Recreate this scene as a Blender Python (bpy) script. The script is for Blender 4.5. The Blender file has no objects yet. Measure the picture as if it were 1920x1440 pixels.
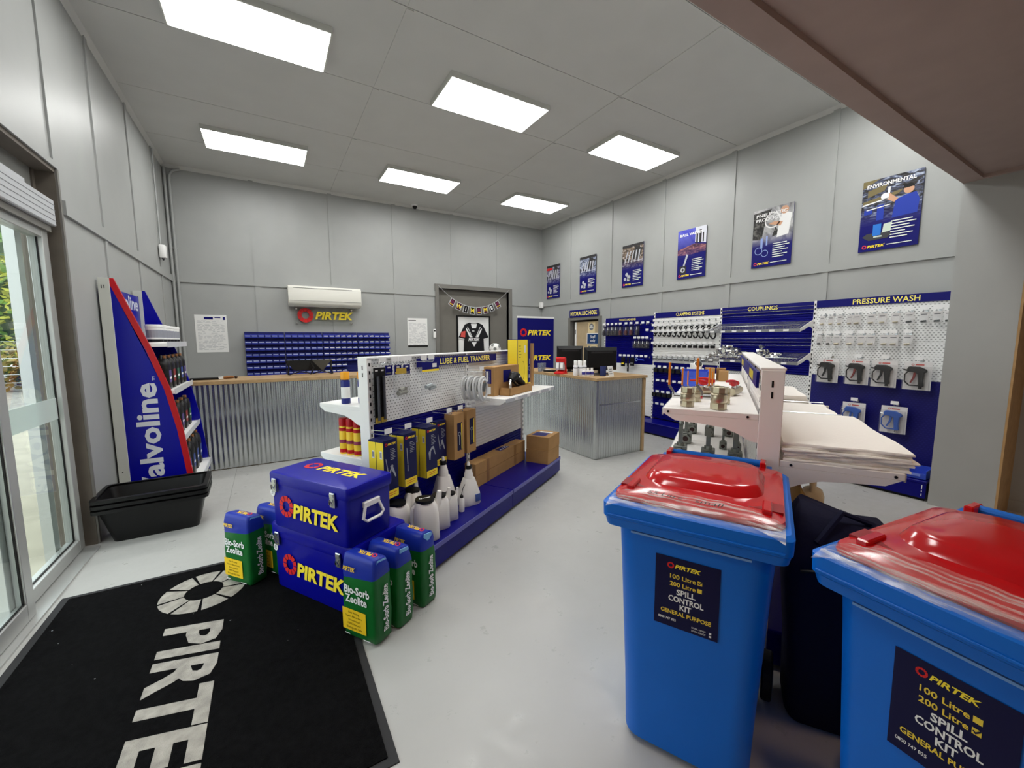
import bpy, bmesh, math, random
from mathutils import Vector, Matrix
random.seed(7)
SC = bpy.context.scene
COL = SC.collection
PI = math.pi

# ---------------------------------------------------------------- camera
cam_d = bpy.data.cameras.new('camera')
cam = bpy.data.objects.new('camera', cam_d); COL.objects.link(cam)
cam_d.sensor_fit = 'HORIZONTAL'; cam_d.sensor_width = 36.0
cam_d.lens = 760.95 / 1920 * 36.0
cam_d.clip_start = 0.03; cam_d.clip_end = 200
def _cam_matrix(yaw, pitch, roll, loc):
    fwd = Vector((math.sin(yaw)*math.cos(pitch), math.cos(yaw)*math.cos(pitch), -math.sin(pitch)))
    right = Vector((math.cos(yaw), -math.sin(yaw), 0)); down = fwd.cross(right)
    r2 = math.cos(roll)*right + math.sin(roll)*down; d2 = -math.sin(roll)*right + math.cos(roll)*down
    m = Matrix.Identity(4)
    for i in range(3):
        m[i][0] = r2[i]; m[i][1] = -d2[i]; m[i][2] = -fwd[i]; m[i][3] = loc[i]
    return m
cam.matrix_world = _cam_matrix(0.5394, 0.1083, 0.0028, (0, 0, 1.58))
SC.camera = cam

# ---------------------------------------------------------------- world, sun, exposure
W = bpy.data.worlds.new('world'); SC.world = W; W.use_nodes = True
wn = W.node_tree.nodes; wl = W.node_tree.links
for n_ in list(wn): wn.remove(n_)
wo = wn.new('ShaderNodeOutputWorld'); wb = wn.new('ShaderNodeBackground')
wb.inputs[0].default_value = (0.93, 0.96, 1.0, 1); wb.inputs[1].default_value = 1.9
wl.new(wb.outputs[0], wo.inputs[0])
SC.view_settings.view_transform = 'Standard'; SC.view_settings.look = 'None'
SC.view_settings.gamma = 1.0; SC.view_settings.use_curve_mapping = False
SC.view_settings.exposure = 0.8
LAMP = 9.0          # radiance of the ceiling panels
WARM = 17.0          # radiance of the warm lamps in the low area behind the camera

# ---------------------------------------------------------------- helpers
def lin(c):
    return tuple(((v/255)/12.92 if v/255 <= 0.04045 else ((v/255+0.055)/1.055)**2.4) for v in c)
MATS = {}
def mat(name, rgb, rough=0.5, metal=0.0, noise=0.0, nscale=8.0, bump=0.0, bscale=40.0, coat=0.0, spec=0.3, trans=0.0, alpha=1.0, emit=None, estr=0.0):
    if name in MATS: return MATS[name]
    m = bpy.data.materials.new(name); m.use_nodes = True
    nt = m.node_tree; b = nt.nodes['Principled BSDF']
    c = lin(rgb)
    b.inputs['Base Color'].default_value = (*c, 1); b.inputs['Roughness'].default_value = rough
    b.inputs['Metallic'].default_value = metal
    b.inputs['Specular IOR Level'].default_value = spec
    if coat: b.inputs['Coat Weight'].default_value = coat; b.inputs['Coat Roughness'].default_value = 0.08
    if trans: b.inputs['Transmission Weight'].default_value = trans
    if alpha < 1: b.inputs['Alpha'].default_value = alpha
    if emit: b.inputs['Emission Color'].default_value = (*lin(emit), 1); b.inputs['Emission Strength'].default_value = estr
    tc = None
    if noise or bump:
        tc = nt.nodes.new('ShaderNodeTexCoord')
    if noise:
        n1 = nt.nodes.new('ShaderNodeTexNoise'); n1.inputs['Scale'].default_value = nscale; n1.inputs['Detail'].default_value = 5
        nt.links.new(tc.outputs['Object'], n1.inputs['Vector'])
        r = nt.nodes.new('ShaderNodeValToRGB')
        r.color_ramp.elements[0].position = 0.3; r.color_ramp.elements[1].position = 0.7
        r.color_ramp.elements[0].color = (*[v*(1-noise) for v in c], 1)
        r.color_ramp.elements[1].color = (*[min(1, v*(1+noise)) for v in c], 1)
        nt.links.new(n1.outputs['Fac'], r.inputs['Fac']); nt.links.new(r.outputs['Color'], b.inputs['Base Color'])
    if bump:
        n2 = nt.nodes.new('ShaderNodeTexNoise'); n2.inputs['Scale'].default_value = bscale; n2.inputs['Detail'].default_value = 3
        nt.links.new(tc.outputs['Object'], n2.inputs['Vector'])
        bp = nt.nodes.new('ShaderNodeBump'); bp.inputs['Strength'].default_value = bump; bp.inputs['Distance'].default_value = 0.01
        nt.links.new(n2.outputs['Fac'], bp.inputs['Height']); nt.links.new(bp.outputs['Normal'], b.inputs['Normal'])
    MATS[name] = m
    return m

def clear_mat(name, tint=(255, 255, 255), gloss=0.12, rough=0.05, haze=0.0):
    """thin clear sheet: mostly transparent, some reflection, optional milky haze"""
    if name in MATS: return MATS[name]
    m = bpy.data.materials.new(name); m.use_nodes = True; nt = m.node_tree
    for n_ in list(nt.nodes): nt.nodes.remove(n_)
    o = nt.nodes.new('ShaderNodeOutputMaterial'); t = nt.nodes.new('ShaderNodeBsdfTransparent')
    t.inputs[0].default_value = (*lin(tint), 1)
    g = nt.nodes.new('ShaderNodeBsdfGlossy'); g.inputs['Roughness'].default_value = rough
    mx = nt.nodes.new('ShaderNodeMixShader')
    lw = nt.nodes.new('ShaderNodeLayerWeight'); lw.inputs[0].default_value = gloss
    mr = nt.nodes.new('ShaderNodeMapRange'); mr.inputs[3].default_value = 0.02 + gloss*0.12; mr.inputs[4].default_value = 0.5
    pw = nt.nodes.new('ShaderNodeMath'); pw.operation = 'POWER'; pw.inputs[1].default_value = 3.5
    lw.inputs[0].default_value = 0.5
    nt.links.new(lw.outputs['Facing'], pw.inputs[0]); nt.links.new(pw.outputs[0], mr.inputs[0])
    nt.links.new(mr.outputs[0], mx.inputs[0]); nt.links.new(t.outputs[0], mx.inputs[1]); nt.links.new(g.outputs[0], mx.inputs[2])
    last = mx
    if haze:
        d = nt.nodes.new('ShaderNodeBsdfDiffuse'); d.inputs[0].default_value = (0.85, 0.87, 0.87, 1)
        m2 = nt.nodes.new('ShaderNodeMixShader'); m2.inputs[0].default_value = haze
        nt.links.new(mx.outputs[0], m2.inputs[1]); nt.links.new(d.outputs[0], m2.inputs[2]); last = m2
    nt.links.new(last.outputs[0], o.inputs[0])
    MATS[name] = m
    return m

def peg_mat(name, base, hole, px, pz, hw, hh, rough=0.45, stagger=True):
    """painted steel panel with rows of small slots; local x along the run, z up"""
    if name in MATS: return MATS[name]
    m = bpy.data.materials.new(name); m.use_nodes = True; nt = m.node_tree; b = nt.nodes['Principled BSDF']
    b.inputs['Roughness'].default_value = rough
    tc = nt.nodes.new('ShaderNodeTexCoord'); sp = nt.nodes.new('ShaderNodeSeparateXYZ')
    nt.links.new(tc.outputs['Object'], sp.inputs[0])
    def mth(op, a, b_=None, c=None):
        n = nt.nodes.new('ShaderNodeMath'); n.operation = op
        for i, v in enumerate((a, b_, c)):
            if v is None: continue
            if isinstance(v, (int, float)): n.inputs[i].default_value = v
            else: nt.links.new(v, n.inputs[i])
        return n.outputs[0]
    z = mth('DIVIDE', sp.outputs['Z'], pz)
    x = mth('DIVIDE', sp.outputs['X'], px)
    if stagger:
        x = mth('ADD', x, mth('MULTIPLY', mth('FLOORED_MODULO', mth('FLOOR', z), 2.0), 0.5))
    fx = mth('ABSOLUTE', mth('SUBTRACT', mth('FRACT', x), 0.5)); fz = mth('ABSOLUTE', mth('SUBTRACT', mth('FRACT', z), 0.5))
    k = mth('MULTIPLY', mth('LESS_THAN', fx, hw/2), mth('LESS_THAN', fz, hh/2))
    mx = nt.nodes.new('ShaderNodeMix'); mx.data_type = 'RGBA'
    mx.inputs['A'].default_value = (*lin(base), 1); mx.inputs['B'].default_value = (*lin(hole), 1)
    nt.links.new(k, mx.inputs['Factor']); nt.links.new(mx.outputs['Result'], b.inputs['Base Color'])
    MATS[name] = m
    return m

def photo_mat(name, cols, scale=9.0, z0=-0.05, z1=0.12, stretch=(1, 1, 1)):
    """printed photograph: mottled tones that fade into the navy of the poster"""
    if name in MATS: return MATS[name]
    m = bpy.data.materials.new(name); m.use_nodes = True; nt = m.node_tree; b = nt.nodes['Principled BSDF']; L = nt.links
    b.inputs['Roughness'].default_value = 0.4; b.inputs['Specular IOR Level'].default_value = 0.3
    tc = nt.nodes.new('ShaderNodeTexCoord'); mp = nt.nodes.new('ShaderNodeMapping'); mp.inputs['Scale'].default_value = stretch; mp.inputs['Rotation'].default_value = (0.35, 0, 0)
    n = nt.nodes.new('ShaderNodeTexNoise'); n.inputs['Scale'].default_value = scale; n.inputs['Detail'].default_value = 4; n.inputs['Distortion'].default_value = 0.8
    r = nt.nodes.new('ShaderNodeValToRGB'); r.color_ramp.interpolation = 'LINEAR'
    while len(r.color_ramp.elements) < len(cols): r.color_ramp.elements.new(0.5)
    for i, c in enumerate(cols): r.color_ramp.elements[i].position = 0.33+0.34*i/(len(cols)-1); r.color_ramp.elements[i].color = (*lin(c), 1)
    sp = nt.nodes.new('ShaderNodeSeparateXYZ'); mr = nt.nodes.new('ShaderNodeMapRange'); mr.inputs[1].default_value = z0; mr.inputs[2].default_value = z1
    mx = nt.nodes.new('ShaderNodeMix'); mx.data_type = 'RGBA'; mx.inputs['A'].default_value = (*lin((14, 14, 106)), 1)
    L.new(tc.outputs['Object'], mp.inputs[0]); L.new(mp.outputs[0], n.inputs['Vector']); L.new(n.outputs['Fac'], r.inputs['Fac'])
    L.new(tc.outputs['Object'], sp.inputs[0]); L.new(sp.outputs['Z'], mr.inputs[0]); L.new(mr.outputs[0], mx.inputs['Factor'])
    L.new(r.outputs['Color'], mx.inputs['B']); L.new(mx.outputs['Result'], b.inputs['Base Color'])
    MATS[name] = m
    return m
class MB:
    """mesh builder"""
    def __init__(s): s.v = []; s.f = []; s.mi = []; s.cur = 0
    def add(s, vs, fs):
        b = len(s.v); s.v += [tuple(v) for v in vs]
        for f in fs: s.f.append(tuple(i+b for i in f)); s.mi.append(s.cur)
        return s
    def box(s, a, b):
        x0, y0, z0 = [min(a[i], b[i]) for i in range(3)]; x1, y1, z1 = [max(a[i], b[i]) for i in range(3)]
        return s.add([(x0,y0,z0),(x1,y0,z0),(x1,y1,z0),(x0,y1,z0),(x0,y0,z1),(x1,y0,z1),(x1,y1,z1),(x0,y1,z1)],
                     [(0,3,2,1),(4,5,6,7),(0,1,5,4),(1,2,6,5),(2,3,7,6),(3,0,4,7)])
    def loft(s, rings, cap0=True, cap1=True):
        n = len(rings[0]); vs = [p for r in rings for p in r]; fs = []
        for k in range(len(rings)-1):
            for i in range(n):
                j = (i+1) % n
                fs.append((k*n+i, k*n+j, (k+1)*n+j, (k+1)*n+i))
        if cap0: fs.append(tuple(reversed(range(n))))
        if cap1: fs.append(tuple((len(rings)-1)*n+i for i in range(n)))
        return s.add(vs, fs)
    def cyl(s, p0, p1, r0, r1=None, n=12, caps=True):
        r1 = r0 if r1 is None else r1
        p0, p1 = Vector(p0), Vector(p1); d = (p1-p0).normalized()
        a = d.orthogonal().normalized(); b = d.cross(a)
        R = [[tuple(p + r*(math.cos(2*PI*i/n)*a + math.sin(2*PI*i/n)*b)) for i in range(n)] for p, r in ((p0, r0), (p1, r1))]
        return s.loft(R, caps, caps)
    def tube(s, pts, r, n=6, closed=False):
        pts = [Vector(p) for p in pts]; N = len(pts); rings = []
        up = None
        for k in range(N):
            t = (pts[(k+1) % N]-pts[k-1]) if closed else (pts[min(k+1, N-1)]-pts[max(k-1, 0)])
            t.normalize()
            if up is None: up = t.orthogonal().normalized()
            a = (up - t*up.dot(t))
            if a.length < 1e-5: a = t.orthogonal()
            a.normalize(); up = a; b = t.cross(a)
            rr = r[k] if isinstance(r, (list, tuple)) else r
            rings.append([tuple(pts[k]+rr*(math.cos(2*PI*i/n)*a+math.sin(2*PI*i/n)*b)) for i in range(n)])
        if closed: rings.append(rings[0]); return s.loft(rings, False, False)
        return s.loft(rings)
    def lathe(s, prof, n=16, c=(0, 0, 0), caps=True):
        R = [[(c[0]+r*math.cos(2*PI*i/n), c[1]+r*math.sin(2*PI*i/n), c[2]+z) for i in range(n)] for r, z in prof]
        return s.loft(R, caps, caps)
    def prism(s, poly, axis, a, b):
        """poly of 2-D points extruded along axis ('x','y','z') from a to b"""
        def P(p, t): return (t, p[0], p[1]) if axis == 'x' else ((p[0], t, p[1]) if axis == 'y' else (p[0], p[1], t))
        return s.loft([[P(p, a) for p in poly], [P(p, b) for p in poly]])
    def sphere(s, c, r, nu=12, nv=8):
        rx, ry, rz = r if isinstance(r, (tuple, list)) else (r, r, r)
        R = []
        for k in range(1, nv):
            t = PI*k/nv
            R.append([(c[0]+rx*math.sin(t)*math.cos(2*PI*i/nu), c[1]+ry*math.sin(t)*math.sin(2*PI*i/nu), c[2]-rz*math.cos(t)) for i in range(nu)])
        return s.loft(R)
    def grid(s, nx, ny, fn):
        vs = [fn(i/nx, j/ny) for j in range(ny+1) for i in range(nx+1)]
        fs = [(j*(nx+1)+i, j*(nx+1)+i+1, (j+1)*(nx+1)+i+1, (j+1)*(nx+1)+i) for j in range(ny) for i in range(nx)]
        return s.add(vs, fs)
    def mesh(s, name, bevel=0, seg=1, smooth=None, fix=True):
        me = bpy.data.meshes.new(name); me.from_pydata(s.v, [], s.f)
        me.polygons.foreach_set('material_index', s.mi)
        if fix or bevel:
            bm = bmesh.new(); bm.from_mesh(me)
            if fix: bmesh.ops.recalc_face_normals(bm, faces=bm.faces)
            if bevel:
                es = [e for e in bm.edges if len(e.link_faces) == 2 and e.calc_face_angle(0) > 0.5]
                bmesh.ops.bevel(bm, geom=es, offset=bevel, segments=seg, affect='EDGES', profile=0.5)
            bm.to_mesh(me); bm.free()
        if smooth is not None:
            me.shade_smooth(); me.set_sharp_from_angle(angle=smooth)
        me.update()
        return me

def rrect(w, d, r, n=3, cx=0, cy=0, z=None):
    """rounded rectangle ring"""
    pts = []
    for qx, qy, a0 in ((1, 1, 0), (-1, 1, PI/2), (-1, -1, PI), (1, -1, 1.5*PI)):
        for k in range(n+1):
            a = a0+k*PI/2/n
            pts.append((cx+qx*(w/2-r)+r*math.cos(a), cy+qy*(d/2-r)+r*math.sin(a)))
    return pts if z is None else [(p[0], p[1], z) for p in pts]

RECOL = {}
def obj(name, mb, m, parent=None, loc=None, rotz=None, bevel=0, seg=1, smooth=None, label=None, kind=None, fix=True):
    me = mb if isinstance(mb, bpy.types.Mesh) else mb.mesh(name, bevel, seg, smooth, fix)
    if not len(me.materials):
        for q in (m if isinstance(m, (list, tuple)) else [m]): me.materials.append(q)
    elif not isinstance(m, (list, tuple)) and me.materials[0] != m:
        k = (me.name, m.name)
        if k not in RECOL: RECOL[k] = me.copy(); RECOL[k].materials.clear(); RECOL[k].materials.append(m)
        me = RECOL[k]
    o = bpy.data.objects.new(name, me); COL.objects.link(o)
    if parent: o.parent = parent
    if loc: o.location = loc
    if rotz: o.rotation_euler = (0, 0, rotz)
    if label: o['label'] = label
    if kind: o['kind'] = kind
    return o
def tag(o, label, cat, group=None):
    o['label'] = label; o['category'] = cat
    if group: o['group'] = group
    return o
def thing(name, label, cat, loc=(0, 0, 0), rotz=0, group=None):
    o = bpy.data.objects.new(name, None); COL.objects.link(o)
    o.empty_display_size = 0.05
    o.location = loc; o.rotation_euler = (0, 0, rotz)
    return tag(o, label, cat, group)
def kids(o): return [c for c in o.children]
def copy_tree(root, loc, rotz=None, label=None, group=None):
    r = root.copy(); COL.objects.link(r); r.location = loc
    if rotz is not None: r.rotation_euler = (0, 0, rotz)
    if label: r['label'] = label
    if group: r['group'] = group
    for ch in kids(root):
        c = ch.copy(); COL.objects.link(c); c.parent = r
        for g in kids(ch):
            d = g.copy(); COL.objects.link(d); d.parent = c
    return r
def struct(name, mb, m, parent=None, **k):
    o = obj(name, mb, m, parent, **k)
    if not parent: o['kind'] = 'structure'
    return o

# ---- flat print: lettering, rings and blocks laid on a face
_TX = {}
def text_data(s, bold=0.0, shear=0.0, sp=1.0):
    k = (s, bold, shear, sp)
    if k in _TX: return _TX[k]
    cu = bpy.data.curves.new('t', 'FONT'); cu.body = s; cu.size = 1; cu.offset = bold; cu.shear = shear
    cu.space_character = sp; cu.resolution_u = 2
    o = bpy.data.objects.new('t', cu)
    me = bpy.data.meshes.new_from_object(o)
    vs = [v.co.copy() for v in me.vertices]; fs = [tuple(p.vertices) for p in me.polygons]
    bpy.data.objects.remove(o); bpy.data.curves.remove(cu); bpy.data.meshes.remove(me)
    x0 = min(v.x for v in vs); x1 = max(v.x for v in vs); y0 = min(v.y for v in vs); y1 = max(v.y for v in vs)
    _TX[k] = (vs, fs, x0, x1, y0, y1)
    return _TX[k]
class Flat:
    def __init__(s, org, right, up, off=0.0012):
        s.o = Vector(org); s.r = Vector(right).normalized(); s.u = Vector(up).normalized()
        s.n = s.r.cross(s.u); s.off = off; s.mb = MB()
    def P(s, x, y): return tuple(s.o + s.r*x + s.u*y + s.n*s.off)
    def text(s, t, x, y, h, w=None, al='C', bold=0.0, shear=0.0, sp=1.0):
        """text block: left/centre x, baseline y, height h, optional total width w"""
        vs, fs, x0, x1, y0, y1 = text_data(t, bold, shear, sp)
        ky = h/0.70; kx = ky if w is None else w/(x1-x0)
        tw = (x1-x0)*kx
        ox = x - (tw/2 if al == 'C' else (tw if al == 'R' else 0))
        s.mb.add([s.P(ox+(v.x-x0)*kx, y+v.y*ky) for v in vs], fs); return s
    def rect(s, x0, y0, x1, y1):
        s.mb.add([s.P(x0, y0), s.P(x1, y0), s.P(x1, y1), s.P(x0, y1)], [(0, 1, 2, 3)]); return s
    def poly(s, pts): s.mb.add([s.P(*p) for p in pts], [tuple(range(len(pts)))]); return s
    def ring(s, cx, cy, ro, ri, n=10, gap=0.12):
        for k in range(n):
            a0 = 2*PI*(k+gap/2)/n; a1 = 2*PI*(k+1-gap/2)/n; pts = []
            for j in range(4): a = a0+(a1-a0)*j/3; pts.append((cx+ro*math.cos(a), cy+ro*math.sin(a)))
            for j in range(3, -1, -1): a = a0+(a1-a0)*j/3; pts.append((cx+ri*math.cos(a), cy+ri*math.sin(a)))
            s.poly(pts)
        return s
    def disc(s, cx, cy, r, n=20): return s.poly([(cx+r*math.cos(2*PI*i/n), cy+r*math.sin(2*PI*i/n)) for i in range(n)])
    def obj(s, name, m, parent, label=None): return obj(name, s.mb, m, parent, label=label, fix=False)

def logo(parent, org, right, up, w, ring_m, text_m, off=0.0012, shear=0.25):
    """ring + PIRTEK wordmark; org is the centre, w the full width"""
    f = Flat(org, right, up, off); f.ring(-w*0.395, 0, w*0.105, w*0.055, 10, 0.1); f.obj('logo_ring', ring_m, parent)
    g = Flat(org, right, up, off); g.text('PIRTEK', w*0.115, -w*0.068, w*0.13, w=w*0.77, bold=0.035, shear=shear)
    g.obj('logo_lettering', text_m, parent)

# ---- palette
WALL = mat('grey_wall_paint', (163, 165, 163), 0.42, spec=0.5, noise=0.03, nscale=3, bump=0.03, bscale=180)
CEIL = mat('ceiling_paint', (204, 204, 201), 0.7, noise=0.02, nscale=3)
TRIM = mat('dark_grey_trim', (120, 118, 113), 0.5, noise=0.04)
DOORGREY = mat('dark_grey_panel', (118, 115, 108), 0.6, noise=0.03)
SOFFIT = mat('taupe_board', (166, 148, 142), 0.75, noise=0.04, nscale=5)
TIMBER = mat('raw_timber', (176, 142, 98), 0.6, noise=0.12, nscale=12)
OAK = mat('oak_top', (176, 146, 106), 0.4, noise=0.15, nscale=14)
WHITE = mat('white_powder_coat', (244, 244, 242), 0.35)
CREAM = mat('warm_white_steel', (242, 238, 234), 0.4)
NAVY = mat('navy_steel', (5, 5, 112), 0.35, spec=0.2)
ROYAL = mat('royal_blue_plastic', (22, 24, 140), 0.28, noise=0.03)
PRNAVY = mat('navy_print', (14, 14, 106), 0.45, spec=0.2)
DNAVY = mat('dark_navy_print', (12, 10, 58), 0.45, spec=0.2)
YEL = mat('yellow_print', (255, 228, 60), 0.5)
YELP = mat('pale_yellow_letters', (255, 240, 120), 0.5)
RED = mat('red_print', (216, 34, 34), 0.5)
BLACK = mat('black_plastic', (18, 18, 19), 0.4)
DBLACK = mat('deep_black', (8, 8, 9), 0.5)
PAPER = mat('white_paper', (238, 238, 236), 0.6)
GREYPR = mat('grey_print', (120, 122, 126), 0.6)
WPRINT = mat('white_print', (240, 240, 240), 0.5)
KRAFT = mat('kraft_card', (174, 134, 86), 0.75, noise=0.07, nscale=9)
KRAFTD = mat('kraft_tape', (150, 110, 66), 0.4)
STEEL = mat('bright_steel', (205, 208, 210), 0.25, metal=1.0)
GALV = mat('galvanised_sheet', (200, 203, 203), 0.25, metal=0.92, noise=0.06, nscale=4)
ALU = mat('anodised_aluminium', (196, 198, 196), 0.4, metal=0.55)
BRASS = mat('nickel_brass', (186, 176, 152), 0.32, metal=0.85, noise=0.06)
GLASS = clear_mat('window_glass', (245, 250, 248), 0.12, 0.01)
FILM = clear_mat('clear_film', (250, 250, 250), 0.25, 0.12, haze=0.10)
BLISTER = clear_mat('clear_blister', (253, 253, 253), 0.02, 0.12, haze=0.03)
# ================================================================ the room
XL, XR, YB, YF, H = -1.23, 5.81, 8.28, -3.4, 4.25
ZL = 2.97            # low ceiling behind the opening
FLOOR = mat('grey_floor_paint', (178, 178, 175), 0.36, spec=0.5, noise=0.05, nscale=1.6, bump=0.04, bscale=25)
def _floor_marks(m):
    nt = m.node_tree; b = nt.nodes['Principled BSDF']
    tc = nt.nodes.new('ShaderNodeTexCoord'); n = nt.nodes.new('ShaderNodeTexNoise')
    n.inputs['Scale'].default_value = 9; n.inputs['Detail'].default_value = 8; n.inputs['Roughness'].default_value = 0.7
    nt.links.new(tc.outputs['Object'], n.inputs['Vector'])
    r = nt.nodes.new('ShaderNodeMapRange'); r.inputs[1].default_value = 0.35; r.inputs[2].default_value = 0.65
    r.inputs[3].default_value = 0.26; r.inputs[4].default_value = 0.5
    nt.links.new(n.outputs['Fac'], r.inputs[0]); nt.links.new(r.outputs[0], b.inputs['Roughness'])
_floor_marks(FLOOR)
fl_ = struct('floor', MB().box((XL-0.12, YF, -0.1), (XR, YB+0.15, 0)), FLOOR)
obj('expansion_joint', MB().box((-0.42, 4.4, 0.0), (-0.415, 5.95, 0.0006)), mat('joint_grey', (150, 150, 147), 0.6), fl_)

# ceiling: backing slab, fibre-cement panels, cover battens
ce = struct('ceiling', MB().box((XL, 1.05, H+0.012), (XR, YB, H+0.1)), mat('ceiling_gap', (150, 149, 145), 0.8))
xs = [XL, 1.15, 3.52, XR]; ys = [1.17, 2.31, 3.5, 4.72, 5.98, 7.16, YB]
for i in range(3):
    for j in range(6):
        obj('ceiling_panel', MB().box((xs[i]+0.003, ys[j]+0.0035, H), (xs[i+1]-0.003, ys[j+1]-0.0035, H+0.012)), CEIL, ce)
for x in xs[1:3]: 
    for j in range(6): obj('cover_batten', MB().box((x-0.03, ys[j]+0.012, H-0.007), (x+0.03, ys[j+1]-0.012, H)), CEIL, ce)

# back wall with the recessed doorway
wb_ = MB()
wb_.box((XL-0.1, YB, 0), (3.15, YB+0.12, H+0.1)); wb_.box((4.87, YB, 0), (XR+0.1, YB+0.12, H+0.1)); wb_.box((3.15, YB, 2.67), (4.87, YB+0.12, H+0.1))
wall_back = struct('wall_back', wb_, WALL)
def batten(parent, a, b): return obj('wall_batten', MB().box(a, b), WALL, parent)
T = 0.013
for x in (-0.095, 1.107, 2.255):
    batten(wall_back, (x-0.035, YB-T, 2.6), (x+0.035, YB, H)); batten(wall_back, (x-0.035, YB-T, 0), (x+0.035, YB, 2.5))
for x in (3.476, 4.584): batten(wall_back, (x-0.03, YB-T*0.6, 2.77), (x+0.03, YB, H))
obj('wall_rail', MB().box((XL, YB-0.022, 2.5), (3.07, YB, 2.6)), WALL, wall_back)
obj('wall_rail', MB().box((4.95, YB-0.022, 2.38), (XR, YB, 2.47)), WALL, wall_back)

# right wall (posters, shelving) with the staff doorway
wr = MB()
wr.box((XR, YF, 0), (XR+0.12, 6.22, H+0.1)); wr.box((XR, 7.16, 0), (XR+0.12, YB, H+0.1)); wr.box((XR, 6.22, 2.02), (XR+0.12, 7.16, H+0.1))
wall_right = struct('wall_right', wr, WALL)
for y in (7.2, 5.958, 4.75, 3.563, 2.355):
    batten(wall_right, (XR-T, y-0.035, 2.47), (XR, y+0.035, H)); 
    if y < 7: batten(wall_right, (XR-T, y-0.035, 0), (XR, y+0.035, 2.38))
obj('wall_rail', MB().box((XR-0.022, 1.18, 2.38), (XR, YB-0.022, 2.47)), WALL, wall_right)
struct('baseboard_right', MB().box((XR-0.015, YF, 0), (XR, 0.75, 0.1)), WALL)

# left wall with the door opening
wl_ = MB()
wl_.box((XL-0.14, 4.27, 0), (XL, YB, H+0.1)); wl_.box((XL-0.14, 1.3, 2.81), (XL, 4.27, H+0.1)); wl_.box((XL-0.14, YF, 0), (XL, 1.3, H+0.1))
wall_left = struct('wall_left', wl_, WALL)
for y in (5.228, 6.39, 7.565):
    batten(wall_left, (XL, y-0.035, 2.6), (XL+T, y+0.035, H)); batten(wall_left, (XL, y-0.035, 0), (XL+T, y+0.035, 2.5))
batten(wall_left, (XL, 4.225, 2.83), (XL+T, 4.28, H))
batten(wall_left, (XL, 3.03, 2.83), (XL+T, 3.1, H))
obj('wall_rail', MB().box((XL, 4.33, 2.5), (XL+0.022, YB-0.022, 2.6)), WALL, wall_left)

# small cornice along the ceiling
struct('trim_1', MB().prism([(YB, H), (YB-0.045, H), (YB, H-0.045)], 'x', XL, XR), CEIL)
struct('trim_2', MB().prism([(XR, H), (XR-0.045, H), (XR, H-0.045)], 'y', 1.17, YB-0.045), CEIL)
struct('trim_3', MB().prism([(XL, H), (XL+0.04, H), (XL, H-0.04)], 'y', 1.17, YB-0.045), CEIL)

# bulkhead, pier and the low ceiling the photograph is taken from
bulk = struct('wall_front', MB().box((XL, 1.05, 2.985), (XR, 1.17, H+0.1)), WALL)
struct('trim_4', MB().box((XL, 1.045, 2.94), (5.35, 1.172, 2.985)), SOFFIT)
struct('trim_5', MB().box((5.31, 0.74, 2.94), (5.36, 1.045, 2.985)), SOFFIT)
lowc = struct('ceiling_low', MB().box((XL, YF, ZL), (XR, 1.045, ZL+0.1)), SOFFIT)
pier = struct('wall_pier', MB().box((5.35, 0.76, 0), (XR, 1.172, 2.985)), WALL)
obj('end_board', MB().box((5.351, 0.745, 0), (XR, 0.76, 2.985)), TIMBER, pier)
struct('wall_near', MB().box((XL-0.14, YF-0.12, 0), (XR+0.12, YF, ZL+0.1)), WALL)

# ---------------------------------------------------------------- door_1: sliding glass entrance in the left wall
d1 = bpy.data.objects.new('door_1', None); COL.objects.link(d1); d1['kind'] = 'structure'
d1['label'] = 'glazed sliding entrance door with aluminium frames and header'
JAMB = mat('grey_brown_jamb', (104, 97, 88), 0.6, noise=0.12, nscale=6)
obj('jamb', MB().box((-1.42, 4.265, 0), (XL, 4.285, 2.82)), JAMB, d1, label='dark grey-brown door jamb')
obj('jamb_step', MB().box((-1.42, 4.225, 0), (-1.33, 4.265, 2.8)), JAMB, d1)
obj('architrave', MB().box((XL, 4.27, 0), (XL+0.012, 4.30, 2.83)), TRIM, d1)
obj('head_architrave', MB().box((XL, 1.28, 2.80), (XL+0.014, 4.30, 2.845)), WALL, d1)
obj('head_reveal', MB().box((-1.42, 1.3, 2.77), (XL, 4.265, 2.81)), JAMB, d1)
obj('transom_panel', MB().box((-1.37, 1.3, 2.5), (-1.34, 4.225, 2.77)), mat('transom_grey', (128, 128, 124), 0.6), d1)
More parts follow.
